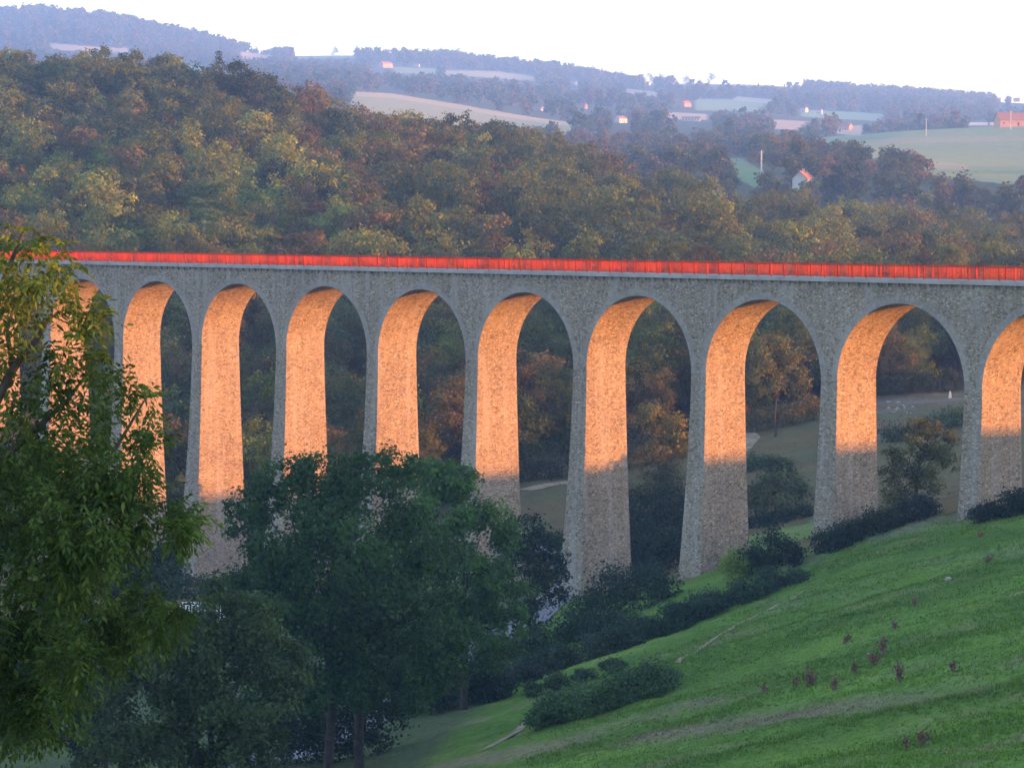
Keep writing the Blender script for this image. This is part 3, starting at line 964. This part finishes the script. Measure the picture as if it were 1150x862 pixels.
# the near walnut on the left, at the height of the camera
def walnut():
    rg = np.random.default_rng(31); Y = 37.0
    balls = [(-30, 275, 34), (22, 268, 24), (60, 282, 22), (30, 300, 40), (72, 300, 14), (-10, 350, 60), (48, 350, 40), (88, 344, 32), (106, 362, 18), (20, 420, 66), (80, 405, 40), (118, 408, 26), (10, 480, 70), (76, 480, 44), (118, 468, 34), (150, 432, 20), (168, 452, 12), (162, 480, 16),
             (40, 540, 70), (110, 536, 44), (150, 520, 26), (172, 505, 14), (60, 600, 74), (130, 590, 44), (172, 575, 30), (206, 580, 20), (215, 592, 14), (20, 680, 66), (92, 680, 52), (150, 690, 34), (186, 690, 24), (200, 702, 14), (30, 760, 60), (84, 745, 34), (130, 720, 24), (50, 800, 36), (10, 820, 30), (-60, 420, 80), (-70, 560, 90), (-60, 700, 90), (-140, 480, 90), (-150, 640, 90), (-110, 340, 60)]
    base = on_ground(-75, 37.5)
    e = empty('walnut_tree', base, 'near walnut tree with long drooping leaflets at the left edge, top in warm light', 'tree')
    P, D, TT, YL = [], [], [], []
    for px, py, rp in balls:
        rw = rp * Y / FPX * (.86 if py > 470 else .80)
        c = at(px, py, Y + rg.uniform(-1.2, 1.2))
        n = int(10 + (760 if py > 500 else 290) * rw ** 1.7)
        ns = max(3, int(5 + 13 * rw))
        d = rg.normal(size=(ns, 3)); d /= np.linalg.norm(d, axis=1)[:, None]
        tips = c + d * rw * rg.uniform(.35, .88, (ns, 1))
        k = rg.integers(0, ns, n)
        P.append(tips[k] + rg.normal(size=(n, 3)) * min(.17, rw * .3)); o = d[k] + rg.normal(size=(n, 3)) * .8; o[:, 2] -= .2
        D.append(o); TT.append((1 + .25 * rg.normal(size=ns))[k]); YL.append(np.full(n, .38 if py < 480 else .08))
    P, D, TT, YL = np.concatenate(P), np.concatenate(D), np.concatenate(TT), np.concatenate(YL)
    D /= np.linalg.norm(D, axis=1)[:, None]
    V, T = [], []
    for j in range(7):           # seven leaflets on each leaf stalk
        m = len(P); q = (j // 2 + 1) / 4.0
        side = 0 if j == 6 else (1 if j % 2 else -1)
        up = np.array([0, 0, 1.0])
        s = np.cross(D, up); s /= (np.linalg.norm(s, axis=1)[:, None] + 1e-6)
        root = P + D * (.30 * q) + up * (-.07 * q * q)
        ax = D * (.6 if side else 1.0) + s * side * .85 + up * (-.18 - .4 * rg.random((m, 1))) + rg.normal(size=(m, 3)) * .18
        ax /= np.linalg.norm(ax, axis=1)[:, None]
        nr = np.cross(ax, s * (1 if side == 0 else 1) + rg.normal(size=(m, 3)) * .5); nr /= np.linalg.norm(nr, axis=1)[:, None]
        b = np.cross(nr, ax)
        L = rg.uniform(.065, .135, (m, 1)) * (1.2 if side == 0 else 1); W = L * rg.uniform(.36, .5, (m, 1))
        tip = root + ax * L + up * (-.02)
        midp = root + ax * L * .5
        V.append(np.stack([root, midp + b * W * .5 + nr * W * .15, tip, midp - b * W * .5 + nr * W * .15], 1).reshape(-1, 3))
        T.append(np.clip(TT * (1 + .18 * rg.normal(size=m)), .4, 1.9))
    V = np.concatenate(V); T = np.concatenate(T)
    yel = (rg.random(len(T)) < np.tile(YL, 7))  # yellow leaflets, more of them at the top where warm sunlight is painted in
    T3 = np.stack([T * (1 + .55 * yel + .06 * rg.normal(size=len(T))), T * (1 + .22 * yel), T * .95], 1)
    F = np.arange(len(V)).reshape(-1, 4)
    me = npmesh('crown', V - base, F, M['near_leaf'], T3)
    colour(link('crown', me, e), (.066, .108, .021))
    mb = MB()
    A = lambda px, py, dY=0: at(px, py, Y + dY) - base
    mb.tube([(0, 0, -.5), A(-70, 800), A(-60, 640), A(-45, 520)], [.30, .24, .2, .16], 10)
    mb.tube([A(-45, 525), A(-10, 462), A(14, 415), A(42, 380), A(58, 352)], [.10, .075, .06, .04, .02], 8)
    mb.tube([A(-50, 540), A(-20, 420), A(-5, 340), A(14, 290), A(26, 262)], [.1, .08, .055, .035, .015], 8)
    mb.tube([A(14, 415), A(8, 370), A(20, 330)], [.04, .03, .015], 6)
    mb.tube([A(-60, 640), A(10, 590), A(80, 570), A(140, 562), A(200, 578)], [.06, .04, .028, .018, .008], 8)
    mb.tube([A(80, 570), A(120, 520), A(150, 470), A(165, 445)], [.04, .03, .02, .008], 6)
    mb.tube([A(-50, 560), A(20, 500), A(75, 450), A(112, 400)], [.07, .05, .03, .01], 8)
    mb.build('trunk', M['pale_bark'], e, smooth=True)


walnut()

# ---- bushes and hedges
def bush(label, Y, balls, foot_px, n, leaf, col, seed, name='bush', group=None, fY=None):
    return pixel_tree(name, label, Y, balls, (foot_px, fY or Y), .06, n, leaf, col, seed, 'bush', sub=10, depth=.7, group=group, fork_h=.35, nl=5, spread=.40, droop=.4)


def gl(px, Y):          # picture row of the ground at column px, distance Y
    return to_px(on_ground(px, Y))[1]


VINE = (.075, .125, .05)
def gbush(label, Y, spans, n, leaf, col, seed, name='bush'):
    """a bush sitting on the ground: spans of (px, half width px, height px)"""
    balls = []
    for px, hw, h in spans:
        g = gl(px, Y)
        r = min(hw, h * .62)
        balls.append((px, g - h + r, r))
        balls.append((px - hw * .4, g - h * .45, r * .9)); balls.append((px + hw * .4, g - h * .4, r * .9))
        balls.append((px, g - r * .4, r * .8))
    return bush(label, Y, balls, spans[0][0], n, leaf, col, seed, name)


gbush('low creeper covered bush at the field edge, left of its longer twin', cast(632, 812)[1], [(622, 22, 38), (645, 24, 44), (606, 14, 24)], 7000, .17, VINE, 71)
gbush('long creeper covered bush at the field edge by the dirt path', cast(715, 786)[1], [(680, 22, 34), (705, 26, 44), (732, 24, 44), (750, 14, 30)], 8500, .17, VINE, 72)
gbush('dark scrub at the foot of the pier with the widest base', cast(690, 690)[1], [(660, 26, 40), (690, 28, 58), (722, 26, 54), (745, 18, 36)], 6000, .26, (.04, .062, .036), 73)
gbush('dark hedge running down beside the road left of the pier feet', cast(640, 722)[1], [(575, 22, 26), (605, 22, 30), (640, 24, 34), (672, 20, 30), (700, 16, 24)], 6000, .24, (.042, .065, .036), 74)
gbush('long low hedge along the gully in the middle of the slope', cast(660, 742)[1], [(570, 20, 22), (600, 22, 26), (635, 22, 26), (670, 22, 28), (705, 20, 26)], 6000, .22, (.05, .07, .042), 75)
gbush('straggling low hedge at the bottom of the gully beside the trees', cast(560, 778)[1], [(500, 20, 20), (530, 22, 26), (565, 22, 26), (598, 18, 20)], 4500, .22, (.05, .062, .045), 76)
gbush('shady undergrowth among the trunks of the largest dark tree', 160, [(285, 26, 90), (325, 28, 100), (350, 26, 80), (385, 24, 86), (425, 26, 100)], 15000, .22, (.032, .048, .028), 92)
gbush('dark bank of brambles right of the trunks beside the road', 178, [(455, 26, 84), (490, 26, 76), (525, 24, 56), (555, 20, 40)], 12000, .22, (.034, .05, .03), 93)
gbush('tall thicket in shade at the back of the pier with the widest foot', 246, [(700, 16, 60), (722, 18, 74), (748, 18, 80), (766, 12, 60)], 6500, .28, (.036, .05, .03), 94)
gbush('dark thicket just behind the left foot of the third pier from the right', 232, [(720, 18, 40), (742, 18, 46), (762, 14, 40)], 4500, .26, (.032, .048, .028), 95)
gbush('low scrub behind the grass patch between the second and third piers from right', 262, [(842, 14, 28), (866, 16, 34), (892, 14, 30)], 3600, .28, (.06, .07, .035), 96)
gbush('low hedge on the upper part of the gully beneath the pier foot', cast(780, 700)[1], [(735, 18, 20), (765, 22, 30), (795, 22, 30)], 5000, .22, (.045, .072, .04), 77)
gbush('low spreading bush on the field edge below the light green shrub', cast(860, 668)[1], [(815, 18, 20), (840, 22, 26), (868, 22, 26), (895, 16, 18)], 5500, .22, (.05, .08, .042), 78)
gbush('light green leafy shrub at the right foot of a pier', cast(826, 652)[1], [(826, 15, 38), (838, 12, 24)], 3200, .2, (.19, .25, .055), 79)
gbush('dark round bush right of the light green shrub', cast(860, 640)[1], [(850, 18, 34), (868, 20, 50), (886, 14, 26)], 3600, .22, (.03, .045, .028), 80)
gbush('small dark bush in the middle of the field edge below the grass patch', cast(893, 638)[1], [(893, 9, 24)], 900, .2, (.035, .04, .03), 81)
gbush('dark bush hiding the foot of the second pier from the right', cast(935, 618)[1], [(925, 14, 28), (942, 16, 34), (958, 12, 22)], 3200, .22, (.032, .05, .03), 82)
gbush('dark olive bush in the row between the two right hand piers', cast(985, 600)[1], [(968, 14, 26), (988, 16, 34), (1004, 12, 26)], 3200, .22, (.05, .055, .03), 83)
gbush('dark spiky bush at the right end of the row between the two right hand piers', cast(1030, 585)[1], [(1012, 14, 26), (1032, 18, 34), (1046, 10, 22)], 3200, .22, (.035, .045, .035), 84)
gbush('dark bush at the foot of the rightmost pier', cast(1112, 585)[1], [(1100, 12, 20), (1116, 14, 24)], 2000, .2, (.04, .045, .032), 85)
gbush('dark rounded bush at the right picture edge above the field', cast(1140, 580)[1], [(1136, 14, 34), (1152, 16, 30)], 2600, .2, (.028, .042, .03), 86)
gbush('straight clipped hedge behind the second and third piers from the right', 244, [(842, 14, 16), (862, 14, 17), (884, 14, 16), (905, 14, 16)], 2400, .24, (.04, .055, .035), 87)
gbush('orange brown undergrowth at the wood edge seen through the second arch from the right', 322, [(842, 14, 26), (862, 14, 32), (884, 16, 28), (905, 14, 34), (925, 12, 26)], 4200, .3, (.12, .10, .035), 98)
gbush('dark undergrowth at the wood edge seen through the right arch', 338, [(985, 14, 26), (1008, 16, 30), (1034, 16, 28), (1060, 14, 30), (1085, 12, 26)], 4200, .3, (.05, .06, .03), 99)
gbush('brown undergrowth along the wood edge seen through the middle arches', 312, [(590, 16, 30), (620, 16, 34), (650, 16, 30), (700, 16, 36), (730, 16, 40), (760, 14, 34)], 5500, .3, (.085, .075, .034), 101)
gbush('ragged hedge joining the gully to the scrub under the widest pier foot', cast(705, 722)[1], [(672, 18, 22), (698, 20, 28), (728, 20, 24), (756, 16, 26), (778, 12, 18)], 6000, .21, (.042, .065, .034), 102)
gbush('dark scrub in the gully bottom between the hedge and the trees', cast(585, 762)[1], [(535, 20, 28), (565, 20, 26), (595, 22, 30), (625, 18, 24)], 6000, .21, (.04, .056, .034), 103)
gbush('low bramble strip above the creeper covered bushes', cast(640, 770)[1], [(600, 16, 16), (628, 18, 20), (655, 18, 16), (690, 16, 18)], 4500, .19, (.055, .08, .04), 104)
gbush('round brown green shrub alone on the dry valley floor behind the arches', 285, [(868, 12, 26), (884, 12, 20)], 1500, .28, (.075, .085, .035), 105)
gbush('wide olive shrub on the valley floor left of the marker in the right arch', 296, [(1000, 14, 22), (1020, 14, 28), (1040, 12, 20)], 2400, .28, (.07, .08, .034), 106)
gbush('rust coloured thicket by the track seen through the middle arch', 276, [(705, 14, 40), (726, 16, 50), (750, 16, 44)], 3600, .28, (.12, .095, .035), 107)
gbush('low hedge along the far side of the dry valley floor', 292, [(848, 12, 20), (862, 12, 16), (840, 10, 14)], 1200, .26, (.07, .10, .04), 88)
gbush('green thicket by the rocky bank seen through the right arch', 300, [(1052, 14, 22), (1070, 14, 26), (1086, 14, 26)], 2400, .26, (.06, .10, .045), 89)
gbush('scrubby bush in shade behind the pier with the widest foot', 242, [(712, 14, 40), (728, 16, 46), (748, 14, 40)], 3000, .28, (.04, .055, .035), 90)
gbush('low leafy bush by the track seen through the left middle arch', 255, [(615, 12, 22), (632, 12, 26)], 1400, .26, (.07, .09, .04), 91)

# ---- dry weeds on the field
def weed(px, py, h, w, lab, seed, stalks=9):
    rg = np.random.default_rng(seed); b = cast(px, py)
    sc = b[1] / FPX; H, W = h * sc, w * sc
    mb = MB()
    for i in range(stalks):
        a = rg.uniform(0, 2 * PI); lean = rg.uniform(.05, .6) * W
        t = np.array([math.cos(a) * lean, math.sin(a) * lean, H * rg.uniform(.6, 1.0)])
        m = t * .5 + np.array([0, 0, H * .08])
        mb.tube([(0, 0, -.05), m, t], [.034, .026, .014], 4)
        for k in range(16):       # seed heads and withered leaves
            p = t * rg.uniform(.35, 1.0) + rg.normal(size=3) * .05
            d = rg.normal(size=3); d /= np.linalg.norm(d); e = np.cross(d, (0, .3, 1)); e /= np.linalg.norm(e)
            L = rg.uniform(.08, .22)
            mb.add([p, p + d * L * .5 + e * L * .25, p + d * L, p + d * L * .5 - e * L * .25], [(0, 1, 2, 3)])
    o = mb.build('dried_weed', M_weed, None, b)
    tag(o, lab, 'weed', 'dry weed stalks standing on the grass slope')
    return o


M_weed = plain_mat('dead_stalks', (.20, .125, .085), .95, .3, 5.0)
for i, a in enumerate([
    (910, 770, 20, 18, 'dense reddish clump of dry weeds, left of the main row on the grass', 16), (893, 772, 16, 8, 'narrow dry weed just left of the dense reddish clump', 6),
    (937, 776, 20, 20, 'open spreading dry stalks right of the dense reddish clump', 6), (960, 756, 12, 9, 'small dry weed below the dark leafy one', 6),
    (981, 748, 16, 16, 'dark leafy dry weed in the middle of the slope', 14), (991, 735, 22, 14, 'taller dark weed just above the dark leafy one', 12),
    (1010, 766, 26, 14, 'tall rust coloured upright dry weed right of the middle', 14), (1072, 755, 14, 12, 'small rust coloured weed far right on the slope', 8),
    (1027, 682, 14, 12, 'thin grey weed high on the slope below the white stone', 5), (1005, 706, 10, 8, 'little dry weed in the middle above the tall dark one', 6),
    (950, 722, 10, 14, 'low brown weed left of the upper weeds', 8), (1036, 838, 22, 20, 'sparse pale dry thistle near the bottom edge', 8), (1018, 843, 20, 8, 'single thin dry stalk near the bottom edge', 3),
    (858, 779, 12, 12, 'low faded weed at the left end of the row on the grass', 7), (1108, 632, 12, 18, 'loose grey weed near the right edge high on the slope', 6), (1101, 605, 10, 8, 'single purplish weed at the top of the slope by the right bushes', 6)]):
    weed(a[0], a[1], a[2], a[3], a[4], 500 + i, a[5])


def stone(px, py, w, h, lab, seed, group=None):
    rg = np.random.default_rng(seed); b = cast(px, py); sc = b[1] / FPX
    V, F = [], []; n, k = 10, 6
    for i in range(k + 1):
        for j in range(n):
            f = PI * i / k; a = 2 * PI * j / n; q = 1 + .22 * rg.normal() * math.sin(f)
            V.append((w * sc * .5 * math.sin(f) * math.cos(a) * q, w * sc * .4 * math.sin(f) * math.sin(a) * q, h * sc * .5 * (math.cos(f) * q + .6)))
    F = [(i * n + j, (i + 1) * n + j, (i + 1) * n + (j + 1) % n, i * n + (j + 1) % n) for i in range(k) for j in range(n)]
    mb = MB(); mb.add(V, F); o = mb.build('field_stone', M['rock'], None, b, True)
    tag(o, lab, 'stone', group)


stone(1065, 652, 9, 6, 'single pale stone lying high on the grass slope', 1)
for i in range(14):
    stone(1000 + RNG.uniform(-8, 30), 455 + RNG.uniform(-5, 10), RNG.uniform(2, 6), RNG.uniform(1.5, 4), 'pale boulder on the rocky bank seen through the right arch', 20 + i, 'boulders on the rocky bank')

# short grass on the slope
def grass():
    rg = np.random.default_rng(77); n = 60000
    Y = rg.uniform(86, 205, n); px = rg.uniform(420, 1190, n); X = (px - CX) / FPX * Y
    lim = np.interp(Y, [86, 115, 140, 165, 190, 205], [380, 520, 620, 720, 860, 960])
    keep = px > lim + rg.normal(size=n) * 20
    X, Y = X[keep], Y[keep]; Z = ground_z(X, Y); n = len(X)
    base = np.stack([X, Y, Z - .02], 1); V = []; T = []
    col = ground_colour(X, Y, Z) * 1.05
    patch = np.clip(1 + .5 * fbm(X, Y, 9, 3), .4, 1.8)
    for k in range(4):
        a = rg.uniform(0, 2 * PI, n); h = rg.uniform(.05, .15, n) * patch; w = rg.uniform(.02, .05, n)
        dx, dy = np.cos(a), np.sin(a); o = rg.normal(size=(n, 2)) * .10
        B = base + np.stack([o[:, 0], o[:, 1], 0 * h], 1)
        tip = B + np.stack([dx * h * .6, dy * h * .6, h], 1)
        sx = np.stack([-dy * w, dx * w, 0 * w], 1)
        V.append(np.stack([B - sx, B + sx, tip], 1).reshape(-1, 3)); T.append(col * rg.uniform(.7, 1.35, (n, 1)))
    V = np.concatenate(V); T = np.concatenate(T)
    o = link('grass', npmesh('grass', V, np.arange(len(V)).reshape(-1, 3), M['leaf'], T))
    tag(o, 'short green pasture grass on the foreground slope', 'grass', kind='stuff')


grass()

# ------------------------------------------------------------------ houses, poles, footbridge
def house(name, label, px, py, Y, w, d, h, rh, rot, wall, roof, wins=3, door=True, chimney=True, cat='house'):
    base = cast(px, py, 760); g = base[2]
    e = empty(name, base, label, cat, None, rot)
    if base[1] > 2000: e.scale = (.78, .78, .78)
    low = min(g - base[2], 0) - 1.0
    mb = MB()      # walls with gables
    V = [(-w / 2, -d / 2, low), (w / 2, -d / 2, low), (w / 2, d / 2, low), (-w / 2, d / 2, low), (-w / 2, -d / 2, h), (w / 2, -d / 2, h), (w / 2, d / 2, h), (-w / 2, d / 2, h), (-w / 2, 0, h + rh), (w / 2, 0, h + rh)]
    mb.add(V, [(0, 1, 5, 4), (2, 3, 7, 6), (1, 2, 6, 9, 5), (3, 0, 4, 8, 7)])
    mb.build('wall', M[wall], e)
    r = MB(); o = .45; k = rh / (d / 2)
    for sg in (-1, 1):
        y1 = sg * (d / 2 + o); z1 = h - o * k
        q = [(-w / 2 - o, y1, z1 + .02), (w / 2 + o, y1, z1 + .02), (w / 2 + o, 0, h + rh + .02), (-w / 2 - o, 0, h + rh + .02)]
        if sg > 0: q = [q[1], q[0], q[3], q[2]]
        r.hexa(q + [(a, b, c + .22) for a, b, c in q])
    rf = r.build('roof', M[roof], e)
    if chimney:
        c = MB(); c.box(w * .25, w * .25 + .7, .4, 1.1, h + rh * .5, h + rh + 1.0); c.build('chimney', M[wall], rf)
    for i in range(wins):
        xx = -w / 2 + w * (i + .5) / wins
        if door and i == wins // 2:
            q = MB(); q.box(xx - .5, xx + .5, -d / 2 - .05, -d / 2 + .05, 0, 2.1); q.build('door', M['bark'], e); continue
        q = MB(); q.box(xx - .6, xx + .6, -d / 2 - .04, -d / 2 + .05, 1.0, 2.4)
        f = q.build('window', M['white'], e)
        q = MB(); q.box(xx - .5, xx + .5, -d / 2 - .07, -d / 2 + .0, 1.1, 2.3); q.build('pane', M['glass'], f)
    for sg, zz in ((1, 1.0), (1, 1.0)):
        pass
    q = MB(); q.box(w / 2 - .05, w / 2 + .05, -.6, .6, 1.2, 2.5); f = q.build('window', M['white'], e)
    q = MB(); q.box(w / 2 + .0, w / 2 + .08, -.5, .5, 1.3, 2.4); q.build('pane', M['glass'], f)
    return e


pixel_tree('broadleaf_tree', 'bluish rounded tree right beside the white gabled cottage', 830, [(940, 196, 12), (955, 190, 14), (948, 205, 14), (930, 204, 8), (966, 204, 10)], (948, 830), .3, 1500, 1.0, (.05, .06, .035), 97)
house('cottage', 'small white gabled cottage with red brown roof among the trees beyond the wood', 902, 212, 840, 6.5, 5, 3.4, 2.2, math.radians(62), 'white', 'tile', 3)
house('farmhouse', 'long orange farmhouse with tiled roof high on the far hill, the largest building there', 433, 76, 2150, 24, 12, 6.5, 3.5, math.radians(48), 'ochre', 'tile', 5)
house('farm_outbuilding', 'small white outbuilding to the right of the orange farmhouse', 468, 75, 2150, 10, 6, 3.5, 1.6, math.radians(-15), 'white', 'tile', 3, True, False, 'barn')
house('farmhouse', 'brightly sunlit cream house at the end of the pale meadow on the far slope', 697, 138, 1420, 13, 7, 4.5, 2, math.radians(50), 'white', 'tile', 4)
house('farmhouse', 'orange roofed farmhouse on the far slope above the long pale barn', 770, 120, 1750, 14, 8, 5, 3, math.radians(45), 'ochre', 'tile', 4)
house('long_barn', 'long low pale barn with pinkish roof below the orange roofed farmhouse', 776, 136, 1500, 20, 7, 3.0, 1.8, math.radians(-8), 'white', 'tile', 6, True, False, 'barn')
house('village_house', 'white house in the hamlet below the far wooded ridge, the left one', 903, 126, 1900, 9, 7, 4.5, 2, math.radians(-40), 'white', 'tile', 3)
house('village_house', 'white house in the hamlet below the far wooded ridge, the right one', 920, 128, 1900, 8, 6, 5, 2, math.radians(-20), 'white', 'tile', 3)
house('village_house', 'pinkish roofed house just right of the pink field on the far slope', 950, 146, 1600, 12, 9, 4, 3, math.radians(-32), 'ochre', 'tile', 4)
house('village_house', 'tiny white house under the far skyline above the tan strip field', 728, 96, 2200, 7, 6, 4.5, 2, math.radians(-35), 'white', 'tile', 2)
house('village_house', 'pale house in the trees at the middle of the far hillside', 645, 95, 2050, 8, 6, 4, 2, math.radians(-35), 'white', 'tile', 3)
house('village_house', 'pale house just left of the brightest one on the far slope', 606, 124, 1500, 7, 5, 3.2, 1.6, math.radians(-35), 'white', 'tile', 3)
house('village_house', 'faint rosy house in the trees above the brightest one on the far slope', 655, 122, 1650, 8, 6, 4.5, 2.2, math.radians(-35), 'ochre', 'tile', 3)
house('hilltop_house', 'reddish house on the left hill between the tall trees of the wood', 110, 62, 1850, 12, 8, 4, 3, math.radians(-30), 'ochre', 'tile', 4)
house('farmhouse', 'wide red roofed farm building at the right edge above the green field', 1140, 142, 1230, 22, 12, 3.6, 4.2, math.radians(8), 'ochre', 'tile', 5)
house('hilltop_house', 'square building on the far right skyline at the picture edge', 1142, 114, 2250, 14, 10, 6, 2, math.radians(-20), 'ochre', 'tile', 3)
house('hilltop_house', 'small narrow building on the skyline left of the square one', 1122, 115, 2250, 7, 6, 6, 2.5, math.radians(-20), 'ochre', 'tile', 2)

# long white polytunnel beside the red roofed farm
for i, (px, w) in enumerate([(1098, 9), (1120, 7)]):
    b = cast(px, 141, 760)
    lab = ['long white polytunnel left of the red roofed farm', 'short white polytunnel touching the red roofed farm'][i]
    e = empty('polytunnel', b, lab, 'greenhouse')
    mb = MB(); n = 10; V = []
    for xx in (-w, w):
        for j in range(n + 1):
            a = PI * j / n; V.append((xx, -2.2 * math.cos(a), 2.4 * math.sin(a) + .4 - (0 if 0 < j < n else 2)))
    mb.add(V, [(j, j + 1, n + 2 + j, n + 1 + j) for j in range(n)] + [tuple(range(n, -1, -1)), tuple(range(n + 1, 2 * n + 2))])
    mb.build('cover', M['white'], e, smooth=False)
    q = MB(); q.box(-w - .1, -w, -.8, .8, -1, 1.9); q.build('door', M['glass'], e)


def pole(px, ptop, pbot, Y, lab, r=.16, mat='wood_pole', arm=True):
    b = cast(px, pbot, 640); Y = b[1]; t = at(px, ptop, Y); H = t[2] - b[2]; g = 0.0; r = max(r, .45 * Y / FPX)
    e = empty('utility_pole', b, lab, 'pole', 'wooden poles of the distant power line' if arm else None)
    mb = MB(); mb.tube([(0, 0, min(g, 0) - .5), (0, 0, H * .5), (0, 0, H)], [r * 1.2, r, r * .8], 8); mb.build('shaft', M[mat], e)
    if arm:
        mb = MB(); mb.box(-.8, .8, -.08, .08, H - .75, H - .6); a = mb.build('cross_arm', M[mat], e)
        mb = MB()
        for x in (-.7, 0, .7): mb.tube([(x, 0, H - .6), (x, 0, H - .38)], [.06, .05], 6)
        mb.build('insulators', M['white'], a)


pole(855, 169, 198, 930, 'pale pole standing by the green meadow above the cottage', .3)
pole(1040, 133, 153, 1150, 'thin pale pole on the crest of the green field', .22)
pole(1135, 124, 146, 1180, 'pale pole in front of the red roofed farm', .25)
pole(1006, 208, 224, 700, 'short white post among the trees right of the cottage', .14, 'white_metal', False)
pole(793, 186, 196, 720, 'small white marker post above the wood near the green meadow', .18, 'white_metal', False)
pole(213, 80, 93, 1200, 'reddish pole behind the wood near the conifer', .3, 'tile', True)

# white upright marker on the rocky bank
b = cast(1067, 447)
e = empty('marker_stone', b, 'small white pointed marker on the bank seen through the right arch', 'marker')
mb = MB(); mb.hexa([(-.22, -.2, -.3), (.22, -.2, -.3), (.22, .2, -.3), (-.22, .2, -.3), (-.12, -.1, .6), (.12, -.1, .6), (.12, .1, .6), (-.12, .1, .6)])
mb.build('pillar', M['white'], e)
mb = MB(); mb.hexa([(-.15, -.13, .6), (.15, -.13, .6), (.15, .13, .6), (-.15, .13, .6), (-.02, -.02, .95), (.02, -.02, .95), (.02, .02, .95), (-.02, .02, .95)])
mb.build('cap', M['white'], e)

# railed footbridge at lower left
b = at(228, 692, 215)
e = empty('footbridge', b, 'short pale footbridge with white bar railing half hidden between the lower left trees', 'footbridge')
g = gz(b[0], b[1]) - b[2]
mb = MB(); mb.box(-1.8, 1.8, -.8, .8, -.3, 0); mb.build('deck', M['cap'], e)
for x in (-1.4, 1.4):
    mb = MB(); mb.box(x - .2, x + .2, -.5, .5, min(g, -.5) - .5, -.303); mb.build('support', M['cap'], e)
for y in (-.75, .75):
    mb = MB(); mb.box(-1.8, 1.8, y - .03, y + .03, 1.0, 1.06)
    for i in range(15):
        x = -1.75 + i * .25; mb.box(x - .025, x + .025, y - .02, y + .02, .002, 1.0)
    mb.build('railing', M['white_metal'], e)

# ------------------------------------------------------------------ haze
hz, nt, out = new_mat('haze')
pv = nt.nodes.new('ShaderNodeVolumePrincipled')
pv.inputs['Color'].default_value = (.38, .60, 1.0, 1)
pv.inputs['Density'].default_value = .00025
pv.inputs['Anisotropy'].default_value = .6
nt.links.new(pv.outputs[0], out.inputs['Volume'])
mb = MB(); mb.box(-6100, 6100, -6100, 6100, -48, 360)
tag(mb.build('haze', hz), kind='stuff', label='pale blue evening haze filling the valley', cat='haze')

# ------------------------------------------------------------------ sun, sky, camera
w = bpy.data.worlds.new('World'); scene.world = w; w.use_nodes = True
nt = w.node_tree; bg = nt.nodes['Background']
sky = nt.nodes.new('ShaderNodeTexSky'); sky.sky_type = 'NISHITA'; sky.sun_disc = False
sky.sun_elevation = SUN_EL; sky.sun_rotation = SUN_AZ
sky.air_density = 1.0; sky.dust_density = .1; sky.ozone_density = 1.4
nt.links.new(mix(nt, sky.outputs[0], (1.10, .965, 1.03), 1.0, 'MULTIPLY'), bg.inputs[0]); bg.inputs[1].default_value = .10

sd = bpy.data.lights.new('sun', 'SUN'); sd.energy = 3.5; sd.angle = math.radians(.5); sd.color = (1.0, .33, .03)
so = bpy.data.objects.new('sun', sd); COL.objects.link(so)
from mathutils import Vector
so.rotation_euler = Vector(SUN_DIR).to_track_quat('Z', 'Y').to_euler()

cd = bpy.data.cameras.new('camera'); cam = bpy.data.objects.new('camera', cd); COL.objects.link(cam)
cd.sensor_width = 36; cd.lens = FPX / 1150 * 36; cd.clip_start = .5; cd.clip_end = 14000
cam.location = (0, 0, 0); cam.rotation_euler = (PI / 2 - PITCH, 0, 0)
scene.camera = cam

vs = scene.view_settings
vs.view_transform = 'Standard'; vs.look = 'None'; vs.gamma = 1; vs.use_curve_mapping = False
vs.exposure = 3.6
cy = scene.cycles
cy.max_bounces = 6; cy.diffuse_bounces = 3; cy.glossy_bounces = 2; cy.transmission_bounces = 3; cy.transparent_max_bounces = 4; cy.volume_bounces = 3
cy.use_denoising = True
